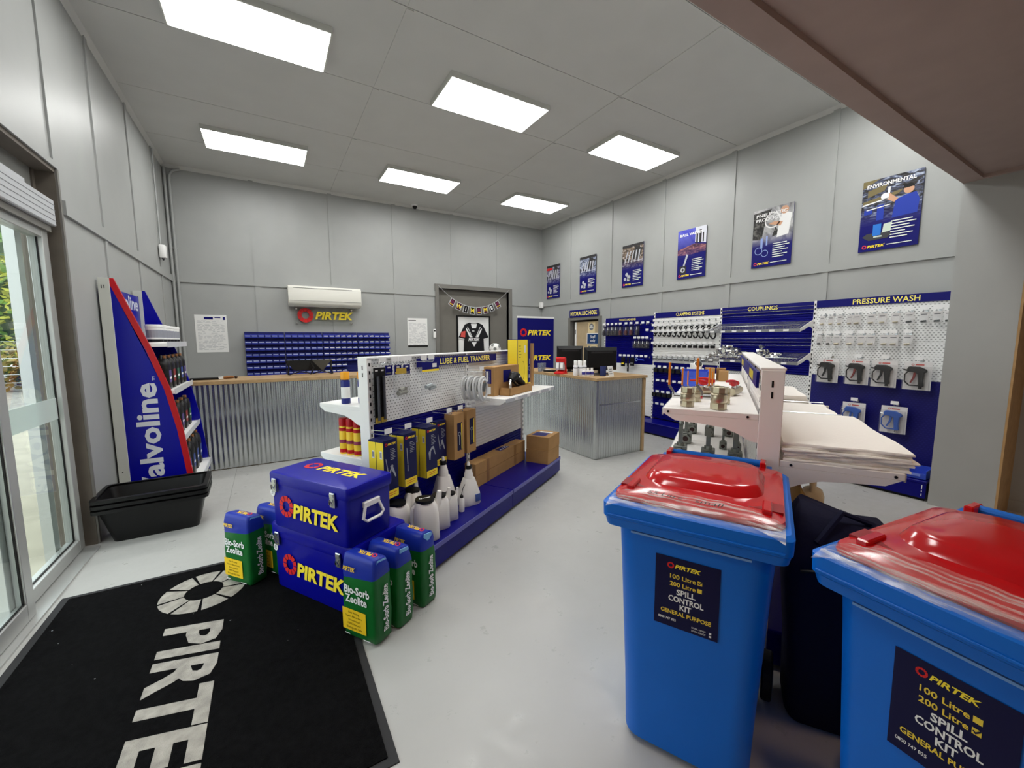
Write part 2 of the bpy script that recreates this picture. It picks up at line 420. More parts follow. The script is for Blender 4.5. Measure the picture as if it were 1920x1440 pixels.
# operator housing with ribbed face
op = obj('door_operator', MB().box((-1.36, 1.35, 2.385), (-1.235, 4.215, 2.565)), mat('satin_silver', (206, 208, 212), 0.35, metal=0.3), d1, bevel=0.006)
for k in range(4): obj('groove', MB().box((-1.2365, 1.35, 2.42+k*0.036), (-1.2335, 4.215, 2.424+k*0.036)), mat('groove_grey', (130, 132, 136), 0.5), op)
obj('operator_cap', MB().box((-1.36, 1.35, 2.565), (-1.25, 3.86, 2.595)), mat('satin_silver', (206, 208, 212)), d1)
obj('operator_lip', MB().box((-1.37, 1.35, 2.34), (-1.26, 4.2, 2.385)), TRIM, d1)
def frame(name, x0, x1, y0, y1, z0, z1, st, rb, rt, parent):
    f = obj(name, MB().box((x0, y0, z0), (x1, y0+st, z1)).box((x0, y1-st, z0), (x1, y1, z1)).box((x0, y0+st, z0), (x1, y1-st, z0+rb)).box((x0, y0+st, z1-rt), (x1, y1-st, z1)), ALU, parent, bevel=0.003)
    gx = (x0+x1)/2
    obj('glass_pane', MB().box((gx-0.003, y0+st, z0+rb), (gx+0.003, y1-st, z1-rt)), GLASS, f)
    g = 0.008
    obj('gasket', MB().box((gx+0.004, y0+st, z0+rb), (gx+0.012, y0+st+g, z1-rt)).box((gx+0.004, y1-st-g, z0+rb), (gx+0.012, y1-st, z1-rt))
        .box((gx+0.004, y0+st, z0+rb), (gx+0.012, y1-st, z0+rb+g)), BLACK, f)
    return f
sl = frame('sidelight', -1.36, -1.285, 3.17, 4.21, 0.02, 2.36, 0.085, 0.085, 0.07, d1)
obj('mullion', MB().box((-1.42, 3.98, 0.02), (-1.365, 4.06, 2.34)), ALU, d1)
lf = frame('sliding_leaf', -1.282, -1.238, 2.24, 3.3, 0.015, 2.36, 0.085, 0.10, 0.07, d1)
frame('sliding_leaf', -1.282, -1.238, 1.32, 2.235, 0.015, 2.36, 0.085, 0.10, 0.07, d1)
BAND = clear_mat('frosted_band', (214, 232, 226), 0.1, 0.2, haze=0.45)
obj('safety_band', MB().box((-1.316, 3.26, 1.03), (-1.3135, 4.12, 1.18)), BAND, sl)
obj('safety_band', MB().box((-1.254, 2.33, 1.03), (-1.2515, 3.21, 1.18)), BAND, lf)
obj('floor_track', MB().box((-1.40, 1.3, 0.0), (-1.2, 4.2, 0.012)), ALU, d1)

# ---------------------------------------------------------------- door_2: blocked doorway in the back wall
d2 = bpy.data.objects.new('door_2', None); COL.objects.link(d2); d2['kind'] = 'structure'
d2['label'] = 'blocked-off dark grey doorway in the back wall'
obj('door_frame', MB().box((3.07, YB-0.03, 0), (3.15, YB+0.12, 2.755)).box((4.87, YB-0.03, 0), (4.95, YB+0.12, 2.755)).box((3.15, YB-0.03, 2.67), (4.87, YB+0.12, 2.755)), TRIM, d2)
obj('infill_panel', MB().box((3.15, YB+0.09, 0), (4.87, YB+0.12, 2.67)), DOORGREY, d2)
# ---------------------------------------------------------------- door_3: staff door
d3 = bpy.data.objects.new('door_3', None); COL.objects.link(d3); d3['kind'] = 'structure'
d3['label'] = 'tan staff door in a dark grey frame beside the blue wall display'
obj('door_frame', MB().box((XR-0.03, 6.17, 0), (XR+0.12, 6.24, 2.06)).box((XR-0.03, 7.14, 0), (XR+0.12, 7.21, 2.06)).box((XR-0.03, 6.24, 2.0), (XR+0.12, 7.14, 2.06)), TRIM, d3)
dl = obj('door_leaf', MB().box((XR+0.03, 6.26, 0.01), (XR+0.07, 6.98, 1.96)), mat('tan_door', (182, 162, 130), 0.5, noise=0.05), d3)
obj('gap_panel', MB().box((XR+0.1, 6.24, 0), (XR+0.12, 7.14, 2.0)), mat('gap_dark', (70, 62, 52), 0.8), d3)
obj('door_edge', MB().box((XR+0.02, 6.985, 0.01), (XR+0.07, 7.03, 1.96)), WHITE, d3)
for z in (0.3, 1.0, 1.7): obj('hinge', MB().cyl((XR+0.015, 7.0, z), (XR+0.015, 7.0, z+0.1), 0.009, n=8), STEEL, d3)
st = thing('staff_only_sign', 'navy Staff only sign on the tan staff door', 'sign', (XR+0.028, 6.45, 1.60))
obj('board', MB().box((-0.006, -0.185, -0.115), (0, 0.185, 0.115)), WPRINT, st)
f = Flat((-0.006, 0, 0), (0, -1, 0), (0, 0, 1)); f.rect(-0.17, -0.1, 0.17, 0.1); f.obj('blue_field', mat('sign_blue', (26, 62, 112), 0.5), st)
f = Flat((-0.006, 0, 0), (0, -1, 0), (0, 0, 1), 0.0025); f.text('Staff', 0, 0.012, 0.06, bold=0.01); f.obj('upper_lettering', WPRINT, st); f = Flat((-0.006, 0, 0), (0, -1, 0), (0, 0, 1), 0.0025); f.text('only', 0, -0.065, 0.06, bold=0.01); f.obj('lower_lettering', WPRINT, st)
nt_ = thing('door_notice', 'cream notice with a round badge above the Staff only sign', 'notice', (XR+0.028, 6.5, 1.83))
obj('sheet', MB().box((-0.004, -0.105, -0.11), (0, 0.105, 0.11)), mat('cream_paper', (226, 206, 160), 0.6), nt_)
f = Flat((-0.004, 0, 0), (0, -1, 0), (0, 0, 1)); f.disc(0, 0.015, 0.07); f.obj('round_badge', GREYPR, nt_)
f = Flat((-0.004, 0, 0), (0, -1, 0), (0, 0, 1), .002); f.rect(-0.06, 0.0, 0.06, 0.018); f.rect(-0.03, 0.03, 0.03, 0.045); f.obj('badge_marks', PAPER, nt_)
nt2 = thing('door_notice', 'cream notice below the Staff only sign', 'notice', (XR+0.028, 6.47, 1.40))
obj('sheet', MB().box((-0.004, -0.15, -0.07), (0, 0.15, 0.07)), mat('cream_paper', (226, 206, 160)), nt2)
f = Flat((-0.004, 0, 0), (0, -1, 0), (0, 0, 1)); f.rect(-0.13, 0.0, -0.05, 0.05); f.rect(-0.03, 0.02, 0.13, 0.04); f.obj('print', GREYPR, nt2)

# ---------------------------------------------------------------- outside the entrance
PALE = mat('pale_concrete', (176, 170, 152), 0.9, noise=0.12, nscale=3, bump=0.2, bscale=14)
struct('ground_outside', MB().box((-30, -10, -0.2), (XL-0.14, 40, -0.03)), mat('gravel', (150, 147, 138), 0.95, noise=0.3, nscale=9, bump=0.5, bscale=30))
struct('apron_outside', MB().box((-9, -6, -0.03), (XL-0.14, 10.6, -0.01)), PALE)
def leaves(c, r, n, size, seed, squash=1.0):
    rnd = random.Random(seed); mb = MB()
    for _ in range(n):
        while True:
            p = Vector((rnd.uniform(-1, 1), rnd.uniform(-1, 1), rnd.uniform(-1, 1)))
            if 0.5 < p.length < 1: break
        q = Vector((c[0]+p.x*r[0], c[1]+p.y*r[1], c[2]+p.z*r[2]))
        a = Vector((rnd.uniform(-1, 1), rnd.uniform(-1, 1), rnd.uniform(-.6, .6))).normalized(); b = a.orthogonal().normalized()
        s = size*rnd.uniform(.6, 1.3)
        mb.cur = rnd.choice((0, 0, 1, 2))
        mb.add([q-a*s, q+b*s*.5, q+a*s, q-b*s*.5], [(0, 1, 2, 3)])
    return mb
L1 = mat('leaf_green', (104, 140, 58), 0.6); L2 = mat('leaf_yellow', (176, 178, 70), 0.6); L3 = mat('leaf_dark', (52, 82, 40), 0.6); BARK = mat('bark', (82, 66, 50), 0.9)
DRY = mat('dry_hedge', (150, 134, 78), 0.9)
def bush(name, lab, x, y, rx, rz, zc, n, size, seed, cols):
    t = thing(name, lab, 'bush' if 'tree' not in name else 'tree', (x, y, -0.03), 0, 'greenery beyond the wire fence')
    obj('foliage', leaves((0, 0, zc), (rx, rx*.8, rz), n, size, seed), cols, t, fix=False, kind='stuff')
    obj('core', MB().sphere((0, 0, zc), (rx*.62, rx*.5, rz*.62), 10, 8), cols[2], t)
    obj('trunk', MB().cyl((0, 0, 0), (0.1, 0, zc), 0.12, 0.06, 8), BARK, t)
bush('garden_shrub', 'yellow-green leafy shrub seen through the sidelight glass', -8.0, 22.4, 2.5, 2.3, 2.6, 3200, 0.17, 1, [L2, L1, L3])
bush('garden_shrub', 'dark green shrub beyond the fence, nearer the sliding leaf', -13.2, 22.4, 2.6, 2.4, 2.7, 2600, 0.18, 2, [L1, L3, L3])
bush('garden_shrub', 'green shrub behind the fence close to the door jamb', -3.2, 22.4, 2.2, 1.9, 2.4, 1500, 0.17, 3, [L1, L2, L3])
bush('tall_tree', 'tall thin-leaved tree rising behind the shrubs outside', -9.4, 30.5, 4.0, 3.6, 6.4, 1500, 0.22, 4, [L1, L3, L3])
bush('garden_shrub', 'green shrub beyond the fence, second from the far left', -18.6, 22.6, 2.5, 2.2, 2.6, 1800, 0.18, 5, [L1, L2, L3])
bush('garden_shrub', 'dark shrub beyond the fence at the far left', -24.2, 22.6, 2.7, 2.6, 2.8, 1800, 0.19, 6, [L1, L3, L3])
hedge = leaves((0, 0, 0.7), (11.5, 0.5, 0.75), 3800, 0.13, 9)
tag(obj('dry_hedge', hedge, [DRY, DRY, L3], loc=(-12.5, 19.3, 0), fix=False), 'low dry yellowish hedge behind the wire fence', 'hedge')
fe = thing('wire_fence', 'wire fence with slim posts across the gravel outside', 'fence', (-12.5, 18.3, -0.03))
for i in range(10): obj('post', MB().cyl((-11.5+i*2.5, 0, 0), (-11.5+i*2.5, 0, 1.7), 0.035, n=8), BARK, fe)
for k in range(6): obj('wire', MB().cyl((-11.5, 0, 0.35+k*0.25), (11.0, 0, 0.35+k*0.25), 0.008, n=5), STEEL, fe)
bo = thing('bollard', 'short grey bollard on the gravel outside the entrance', 'bollard', (-4.35, 12.7, -0.03))
obj('post', MB().lathe([(0.14, 0), (0.14, 0.95), (0.12, 1.0), (0.05, 1.02)], 14), mat('bollard_grey', (150, 150, 148), 0.6), bo, smooth=0.6)
obj('foot', MB().lathe([(0.2, 0), (0.2, 0.04), (0.14, 0.06)], 14), mat('bollard_grey', (150, 150, 148)), bo)

# ---------------------------------------------------------------- ceiling lights
LENS = mat('lamp_diffuser', (255, 255, 255), 0.5, emit=(255, 255, 252), estr=LAMP)
LFR = mat('lamp_frame', (196, 196, 190), 0.5)
def light_panel():
    t = thing('ceiling_light', 'x', 'ceiling light', (0, 0, 0), 0, 'LED panels on the high ceiling')
    obj('housing', MB().box((-0.605, -0.305, -0.052), (-0.59, 0.305, 0)).box((0.59, -0.305, -0.052), (0.605, 0.305, 0)).box((-0.59, -0.305, -0.052), (0.59, -0.29, 0)).box((-0.59, 0.29, -0.052), (0.59, 0.305, 0)).box((-0.59, -0.29, -0.02), (0.59, 0.29, 0)), LFR, t)
    obj('diffuser', MB().box((-0.588, -0.288, -0.054), (0.588, 0.288, -0.046)), LENS, t)
    return t
lp0 = light_panel(); first = True
rows = ('in the added unseen row nearest the camera', 'in the middle row', 'in the back row')
cols_ = ('beside the glazed entrance wall', 'over the middle of the shop', 'beside the poster wall')
for j, y in enumerate((1.83, 4.34, 6.86)):  # nearest row is unseen, added to light the foreground
    for i, x in enumerate((0.03, 2.33, 4.63)):
        lab = 'glowing LED ceiling panel %s, %s' % (rows[j], cols_[i])
        if first: lp0.location = (x, y, H); lp0['label'] = lab; first = False
        else: copy_tree(lp0, (x, y, H), None, lab)
WLENS = mat('warm_lamp_diffuser', (255, 230, 205), 0.5, emit=(255, 214, 178), estr=WARM)
for i, x in enumerate((0.4, 3.3)):
    t = thing('ceiling_light', ('warm round ceiling light in the low ceiling on the entrance side', 'warm round ceiling light in the low ceiling on the pier side')[i], 'ceiling light', (x, -1.3, ZL), 0, 'warm lights in the low ceiling')
    obj('base', MB().lathe([(0.26, -0.05), (0.27, 0)], 24), LFR, t); obj('diffuser', MB().lathe([(0.05, -0.09), (0.17, -0.082), (0.245, -0.05)], 24), WLENS, t, smooth=0.6)
# ================================================================ things on the back and left walls
LGREY = mat('light_grey_print', (190, 192, 194), 0.6)
# air conditioner
ac = thing('air_conditioner', 'white split-system air conditioner mounted on the back wall', 'air conditioner', (0.95, YB-0.0225, 2.17))
prof = [(0, 0.03), (-0.12, 0.0), (-0.19, 0.05), (-0.205, 0.1), (-0.2, 0.32), (-0.17, 0.36), (0, 0.37)]
IVORY = mat('ivory_plastic', (232, 231, 222), 0.4)
obj('body', MB().prism(prof, 'x', -0.6, 0.6), IVORY, ac, bevel=0.008, smooth=0.7)
obj('outlet_vane', MB().box((-0.52, -0.185, 0.006), (0.52, -0.11, 0.014)), mat('vane_grey', (150, 150, 146), 0.5), ac)
obj('panel_seam', MB().box((-0.59, -0.2075, 0.1), (0.59, -0.2035, 0.106)), mat('seam_grey', (150, 150, 146), 0.5), ac)
obj('intake_slot', MB().box((-0.52, -0.204, 0.318), (0.44, -0.1995, 0.326)), mat('seam_grey', (150, 150, 146)), ac)
# acrylic PIRTEK sign
sg = thing('acrylic_sign', 'clear acrylic sign with red ring and yellow PIRTEK letters under the air conditioner', 'sign', (0.93, YB-0.05, 2.02))
obj('acrylic_sheet', MB().box((-0.5, -0.004, -0.17), (0.5, 0.004, 0.15)), clear_mat('acrylic', (253, 254, 253), 0.02, 0.05, haze=0.01), sg)
for x in (-0.46, 0.46):
    for z in (-0.13, 0.12): obj('standoff', MB().cyl((x, -0.01, z), (x, 0.05, z), 0.014, n=10), STEEL, sg)
rg = MB()
for k in range(10):
    a0, a1 = 2*PI*(k+.04)/10, 2*PI*(k+.96)/10
    P = [(-0.32+.128*math.cos(a0+(a1-a0)*j/3), .01+.128*math.sin(a0+(a1-a0)*j/3)) for j in range(4)] + [(-0.32+.062*math.cos(a0+(a1-a0)*j/3), .01+.062*math.sin(a0+(a1-a0)*j/3)) for j in range(3, -1, -1)]
    rg.prism(P, 'y', -0.02, -0.005)
obj('logo_ring', rg, RED, sg)
f = Flat((0, -0.02, 0), (1, 0, 0), (0, 0, 1)); f.text('PIRTEK', 0.16, -0.055, 0.13, w=0.65, bold=0.035, shear=0.25)
lt = f.obj('lettering', YEL, sg); lt.location = (0, -0.002, 0)
md = lt.modifiers.new('depth', 'SOLIDIFY'); md.thickness = 0.012; md.offset = -1
# wall charts
def chart(lab, x, z, w, h, seed, dark):
    t = thing('wall_chart', lab, 'chart', (x, YB-0.0005, z), 0, 'paper charts on the back wall')
    obj('sheet', MB().box((-w/2, -0.004, -h/2), (w/2, 0, h/2)), PAPER, t)
    rnd = random.Random(seed)
    f = Flat((0, -0.004, 0), (1, 0, 0), (0, 0, 1)); y = h/2-0.1
    while y > -h/2+0.04:
        x0 = -w/2+0.03
        while x0 < w/2-0.06:
            l = rnd.uniform(0.02, 0.09)
            if rnd.random() < 0.8: f.rect(x0, y, min(x0+l, w/2-0.02), y+0.006)
            x0 += l+rnd.uniform(.008, .03)
        y -= 0.0155
    f.obj('table_print', LGREY, t)
    f = Flat((0, -0.004, 0), (1, 0, 0), (0, 0, 1), .002)
    if dark: f.rect(-0.09, h/2-0.075, 0.03, h/2-0.035); f.rect(w/2-0.05, h/2-0.08, w/2-0.02, h/2-0.03); f.rect(0.05, h/2-.05, .13, h/2-.035)
    else: f.rect(-w/2+0.02, h/2-0.05, -0.03, h/2-0.04); f.rect(-w/2, -h/2, w/2, -h/2+0.035)
    f.obj('heading_print', PRNAVY if dark else BLACK, t)
chart('white thread-size chart on the back wall left of the blue bins', -0.775, 1.695, 0.425, 0.61, 3, True)
chart('white price chart on the back wall beside the blocked doorway', 2.68, 1.735, 0.42, 0.59, 4, False)
# thermostat remote
th = thing('thermostat', 'small white wall remote beside the blocked doorway', 'thermostat', (3.035, YB-0.031, 1.72))
obj('body', MB().box((-0.03, -0.02, -0.09), (0.03, 0, 0.09)), WHITE, th, bevel=0.006); obj('display', MB().box((-0.02, -0.0215, 0.04), (0.02, -0.02, 0.07)), BLACK, th)
# security camera + sensors
sc = thing('security_camera', 'small white dome camera at the top of the back wall', 'camera', (2.66, YB-0.09, H))
obj('base', MB().lathe([(0.06, -0.03), (0.062, -0.007), (0.062, 0)], 18), WHITE, sc); obj('dome', MB().sphere((0, -0.01, -0.04), 0.046, 14, 8), BLACK, sc, smooth=1)
ms = thing('motion_sensor', 'white motion sensor with a thin conduit on the entrance wall', 'sensor', (XL+0.01, 7.52, 2.82))
obj('body', MB().box((0, -0.055, -0.09), (0.075, 0.055, 0.09)), WHITE, ms, bevel=0.015, seg=2, smooth=0.6); obj('lens', MB().cyl((0.035, 0, -0.09), (0.035, 0, -0.12), 0.018, 0.008, 10), mat('lens_grey', (60, 60, 62), 0.4), ms)
obj('conduit', MB().cyl((0.012, 0.03, 0.09), (0.012, 0.03, H-2.82-0.05), 0.01, n=8), WALL, ms)
ms2 = thing('motion_sensor', 'small white sensor in the back right corner below the posters', 'sensor', (XR-0.06, YB-0.07, 2.41))
obj('body', MB().box((-0.04, -0.04, -0.07), (0.04, 0.04, 0.07)), WHITE, ms2, bevel=0.012, seg=2, smooth=0.6); obj('bracket', MB().box((-0.012, 0.0, -0.06), (0.05, 0.06, 0.05)), LGREY, ms2)
# conduits in the corner
for k, (x, lab) in enumerate(((XL+0.03, 'outer of the two painted conduits in the back left corner'), (XL+0.085, 'inner of the two painted conduits in the back left corner'))):
    t = thing('conduit', lab, 'conduit', (x, YB-0.03, 0), 0, 'conduits in the back left corner')
    obj('pipe', MB().tube([(0, 0, 0), (0, 0, 2), (0, 0, H-0.22), (0.01, -0.01, H-0.15), (0.05, -0.02, H-0.09), (0.14, -0.02, H-0.055)] if k else [(0, 0, 0), (0, 0, 2), (0, 0, H-0.05)], 0.019, 8), WALL, t, smooth=1)
    for z in (0.9, 1.9, 3.0): obj('saddle_clip', MB().box((-0.024, -0.006, z), (0.024, 0.028, z+0.025)), WALL, t)

# framed jersey in the doorway
jf = thing('framed_jersey', 'black and white sports jersey in a black frame inside the blocked doorway', 'framed jersey', (4.0, YB+0.089, 1.7))
obj('frame', MB().box((-0.41, -0.035, -0.42), (-0.385, 0, 0.42)).box((0.385, -0.035, -0.42), (0.41, 0, 0.42)).box((-0.385, -0.035, 0.395), (0.385, 0, 0.42)).box((-0.385, -0.035, -0.42), (0.385, 0, -0.395)), DBLACK, jf)
obj('backing', MB().box((-0.385, -0.012, -0.395), (0.385, 0, 0.395)), PAPER, jf)
JB = mat('jersey_black', (26, 26, 28), 0.8, noise=0.15, nscale=12)
jer = [(-0.1, 0.27), (-0.22, 0.22), (-0.37, -0.06), (-0.17, -0.11), (-0.26, -0.09), (-0.255, -0.38), (0.255, -0.38), (0.26, -0.09), (0.37, -0.06), (0.22, 0.22), (0.1, 0.27), (0.06, 0.245), (-0.06, 0.245)]
jer = [(-0.1, 0.27), (-0.22, 0.22), (-0.37, -0.06), (-0.24, -0.1), (-0.255, -0.38), (0.255, -0.38), (0.24, -0.1), (0.37, -0.06), (0.22, 0.22), (0.1, 0.27), (0.06, 0.25), (-0.06, 0.25)]
jm = obj('jersey', MB().prism(jer, 'y', -0.026, -0.013), JB, jf)
f = Flat((0, -0.027, 0), (1, 0, 0), (0, 0, 1))
for s in (-1, 1):
    f.poly([(s*0.2, 0.12), (s*0.185, 0.15), (s*0.05, -0.06), (s*0.11, -0.06)][::s]); f.poly([(s*0.165, 0.17), (s*0.155, 0.18), (s*0.035, -0.06), (s*0.045, -0.06)][::s])
    f.poly([(s*0.24, -0.095), (s*0.37, -0.065), (s*0.365, -0.08), (s*0.24, -0.11)][::s])
f.poly([(-0.065, -0.17), (0.0, -0.27), (0.065, -0.17)]); f.rect(-0.05, 0.07, 0.01, 0.09)
f.text('PIRTEK', 0, -0.14, 0.06, w=0.28, bold=0.03, shear=0.2)
f.poly([(-0.075, 0.24), (-0.05, 0.14), (0.05, 0.14), (0.075, 0.24)]); f.obj('white_trim', WPRINT, jm)
f = Flat((0, -0.027, 0), (1, 0, 0), (0, 0, 1)); f.poly([(-0.31, 0.06), (-0.33, -0.05), (-0.22, -0.06), (-0.21, 0.08)]); f.obj('red_sleeve_patch', mat('coral_red', (214, 84, 76), 0.6), jm)
# bunting
bu = thing('bunting', 'WIN ME bunting of small cards strung across the blocked doorway', 'bunting', (4.0, YB-0.034, 2.7))
def sag(u): return (-0.86+1.72*u, -0.004, 0.02-0.42*(1-(2*u-1)**2)*1.0)
obj('string', MB().tube([sag(i/24) for i in range(25)], 0.004, 5), LGREY, bu)
MAR = mat('maroon_card', (74, 20, 44), 0.6)
for i, ch in enumerate('#WIN#ME#'):
    u = 0.2+0.6*i/7; p = sag(u); 
    slope = math.atan2(sag(u+.01)[2]-sag(u-.01)[2], sag(u+.01)[0]-sag(u-.01)[0])
    R = (math.cos(slope), 0, math.sin(slope)); U = (-math.sin(slope), 0, math.cos(slope))
    def at(x, y, d): return tuple(Vector(p)+Vector(R)*x+Vector(U)*y+Vector((0, -d, 0)))
    cb = MB(); cb.add([at(-.062, -.16, .004), at(.062, -.16, .004), at(.062, .0, .004), at(-.062, .0, .004), at(-.062, -.16, .001), at(.062, -.16, .001), at(.062, 0, .001), at(-.062, 0, .001)], [(0,1,2,3),(7,6,5,4),(0,4,5,1),(1,5,6,2),(2,6,7,3),(3,7,4,0)])
    card = obj('card', cb, LGREY, bu)
    f = Flat(at(0, -.08, .004), R, U); f.rect(-.045, -.07, .045, .07); f.obj('card_face', DBLACK if ch in 'INE' else MAR, card)
    f = Flat(at(0, -.08, .004), R, U, .0025)
    if ch == '#': f.rect(-.035, -.045, .035, -.03)
    else: f.text(ch, 0, -.035, .075, bold=.03)
    f.obj('card_print', WPRINT if ch in 'IE' else YEL, card)
    if ch == '#':
        f = Flat(at(0, -.08, .004), R, U, .0025); f.ring(0, .01, .032, .018, 8, .15); f.obj('card_emblem', mat('plum', (128, 50, 92), 0.6), card)
# roll-up banner
rb = thing('roll_up_banner', 'navy pull-up banner with repeated PIRTEK logos behind the counter', 'banner', (4.5, 6.6, 0))
obj('sheet', MB().box((-0.425, -0.003, 0.06), (0.425, 0.003, 2.0)), PRNAVY, rb)
obj('top_rail', MB().box((-0.43, -0.012, 1.995), (0.43, 0.012, 2.03)), WHITE, rb); obj('base', MB().box((-0.44, -0.1, 0), (0.44, 0.1, 0.065)), ALU, rb, bevel=0.01)
obj('pole', MB().cyl((0, 0.02, 0.05), (0, 0.02, 2.0), 0.01, n=8), ALU, rb)
for z in (1.72, 1.23, 0.74): logo(rb, (0.0, -0.003, z), (1, 0, 0), (0, 0, 1), 0.74, RED, YEL)

# ---------------------------------------------------------------- louvre panels and picking bins
LOUV = mat('louvre_blue', (34, 40, 118), 0.45); BINB = mat('bin_blue', (50, 62, 164), 0.4, noise=0.08, nscale=20)
xs4 = [-0.33, 0.265, 0.87, 1.475, 2.085]
pos = ('leftmost', 'second from the left', 'third from the left', 'rightmost')
for k in range(4):
    t = thing('louvre_panel', 'blue louvre panel holding picking bins on the back wall, %s of four' % pos[k], 'louvre panel', (xs4[k], YB-0.0145, 0.86), 0, 'louvre panels on the back wall')
    w = xs4[k+1]-xs4[k]-0.008
    obj('back_sheet', MB().box((0, -0.018, 0), (w, 0, 0.865)), LOUV, t)
    for j in range(8): obj('louvre', MB().prism([(-0.018, 0.06), (-0.03, 0.045), (-0.031, 0.048), (-0.019, 0.066)], 'x', 0.006, w-0.006), LOUV, t, loc=(0, 0, 0.004+j*0.106))
    obj('top_edge', MB().box((0, -0.026, 0.857), (w, 0, 0.868)), mat('louvre_edge', (58, 62, 130), 0.4), t)
def pick_bin():
    m = MB(); W_, D, Hh, th = 0.088, 0.095, 0.062, 0.0025
    m.box((-W_/2, -D, 0), (W_/2, 0, th)); m.box((-W_/2, -th, 0), (W_/2, 0, Hh))
    for s in (-1, 1): m.prism([(0, 0), (-D, 0), (-D, 0.036), (-D+0.02, 0.042), (-0.03, Hh), (0, Hh)], 'x', s*W_/2, s*(W_/2-th))
    m.box((-W_/2, -D, 0), (W_/2, -D+th, 0.034))
    return m.mesh('picking_bin')
pbm = pick_bin(); pbl = MB().box((-0.037, -0.0985, 0.026), (0.037, -0.0905, 0.0405)).mesh('label_lip')
FIT = mat('zinc_fittings', (214, 214, 208), 0.35, metal=0.8)
fm = MB()
rnd = random.Random(5)
for _ in range(7): x, y, z = rnd.uniform(-.028, .028), rnd.uniform(-.08, -.03), rnd.uniform(.012, .042); fm.cyl((x-.012, y, z), (x+.012, y+rnd.uniform(-.012, .012), z+.006), 0.009, n=6)
fmm = fm.mesh('fittings')
ORD = ('first', 'second', 'third', 'fourth', 'fifth', 'sixth', 'seventh', 'bottom'); PN = ('leftmost', 'second', 'third', 'rightmost')
LIP = mat('bin_label_lip', (176, 186, 226), 0.4)
for k in range(4):
    w = xs4[k+1]-xs4[k]-0.008
    for j in range(8):
        for i in range(6):
            x = xs4[k]+w*(i+.5)/6; z = 0.86+0.022+j*0.106
            if x > 1.25 and z < 1.2: continue
            lab = 'blue picking bin, %s row from the top, %s column of the %s louvre panel' % (ORD[7-j], ORD[i], PN[k])
            b = obj('picking_bin', pbm, BINB, loc=(x, YB-0.0455, z)); tag(b, lab, 'bin', 'blue picking bins on the back wall')
            obj('label_lip', pbl, LIP if k < 2 else WPRINT, b)
            if (k == 2 and i > 1) or (k == 3 and i < 3): obj('fittings', fmm, FIT, b, kind='stuff')

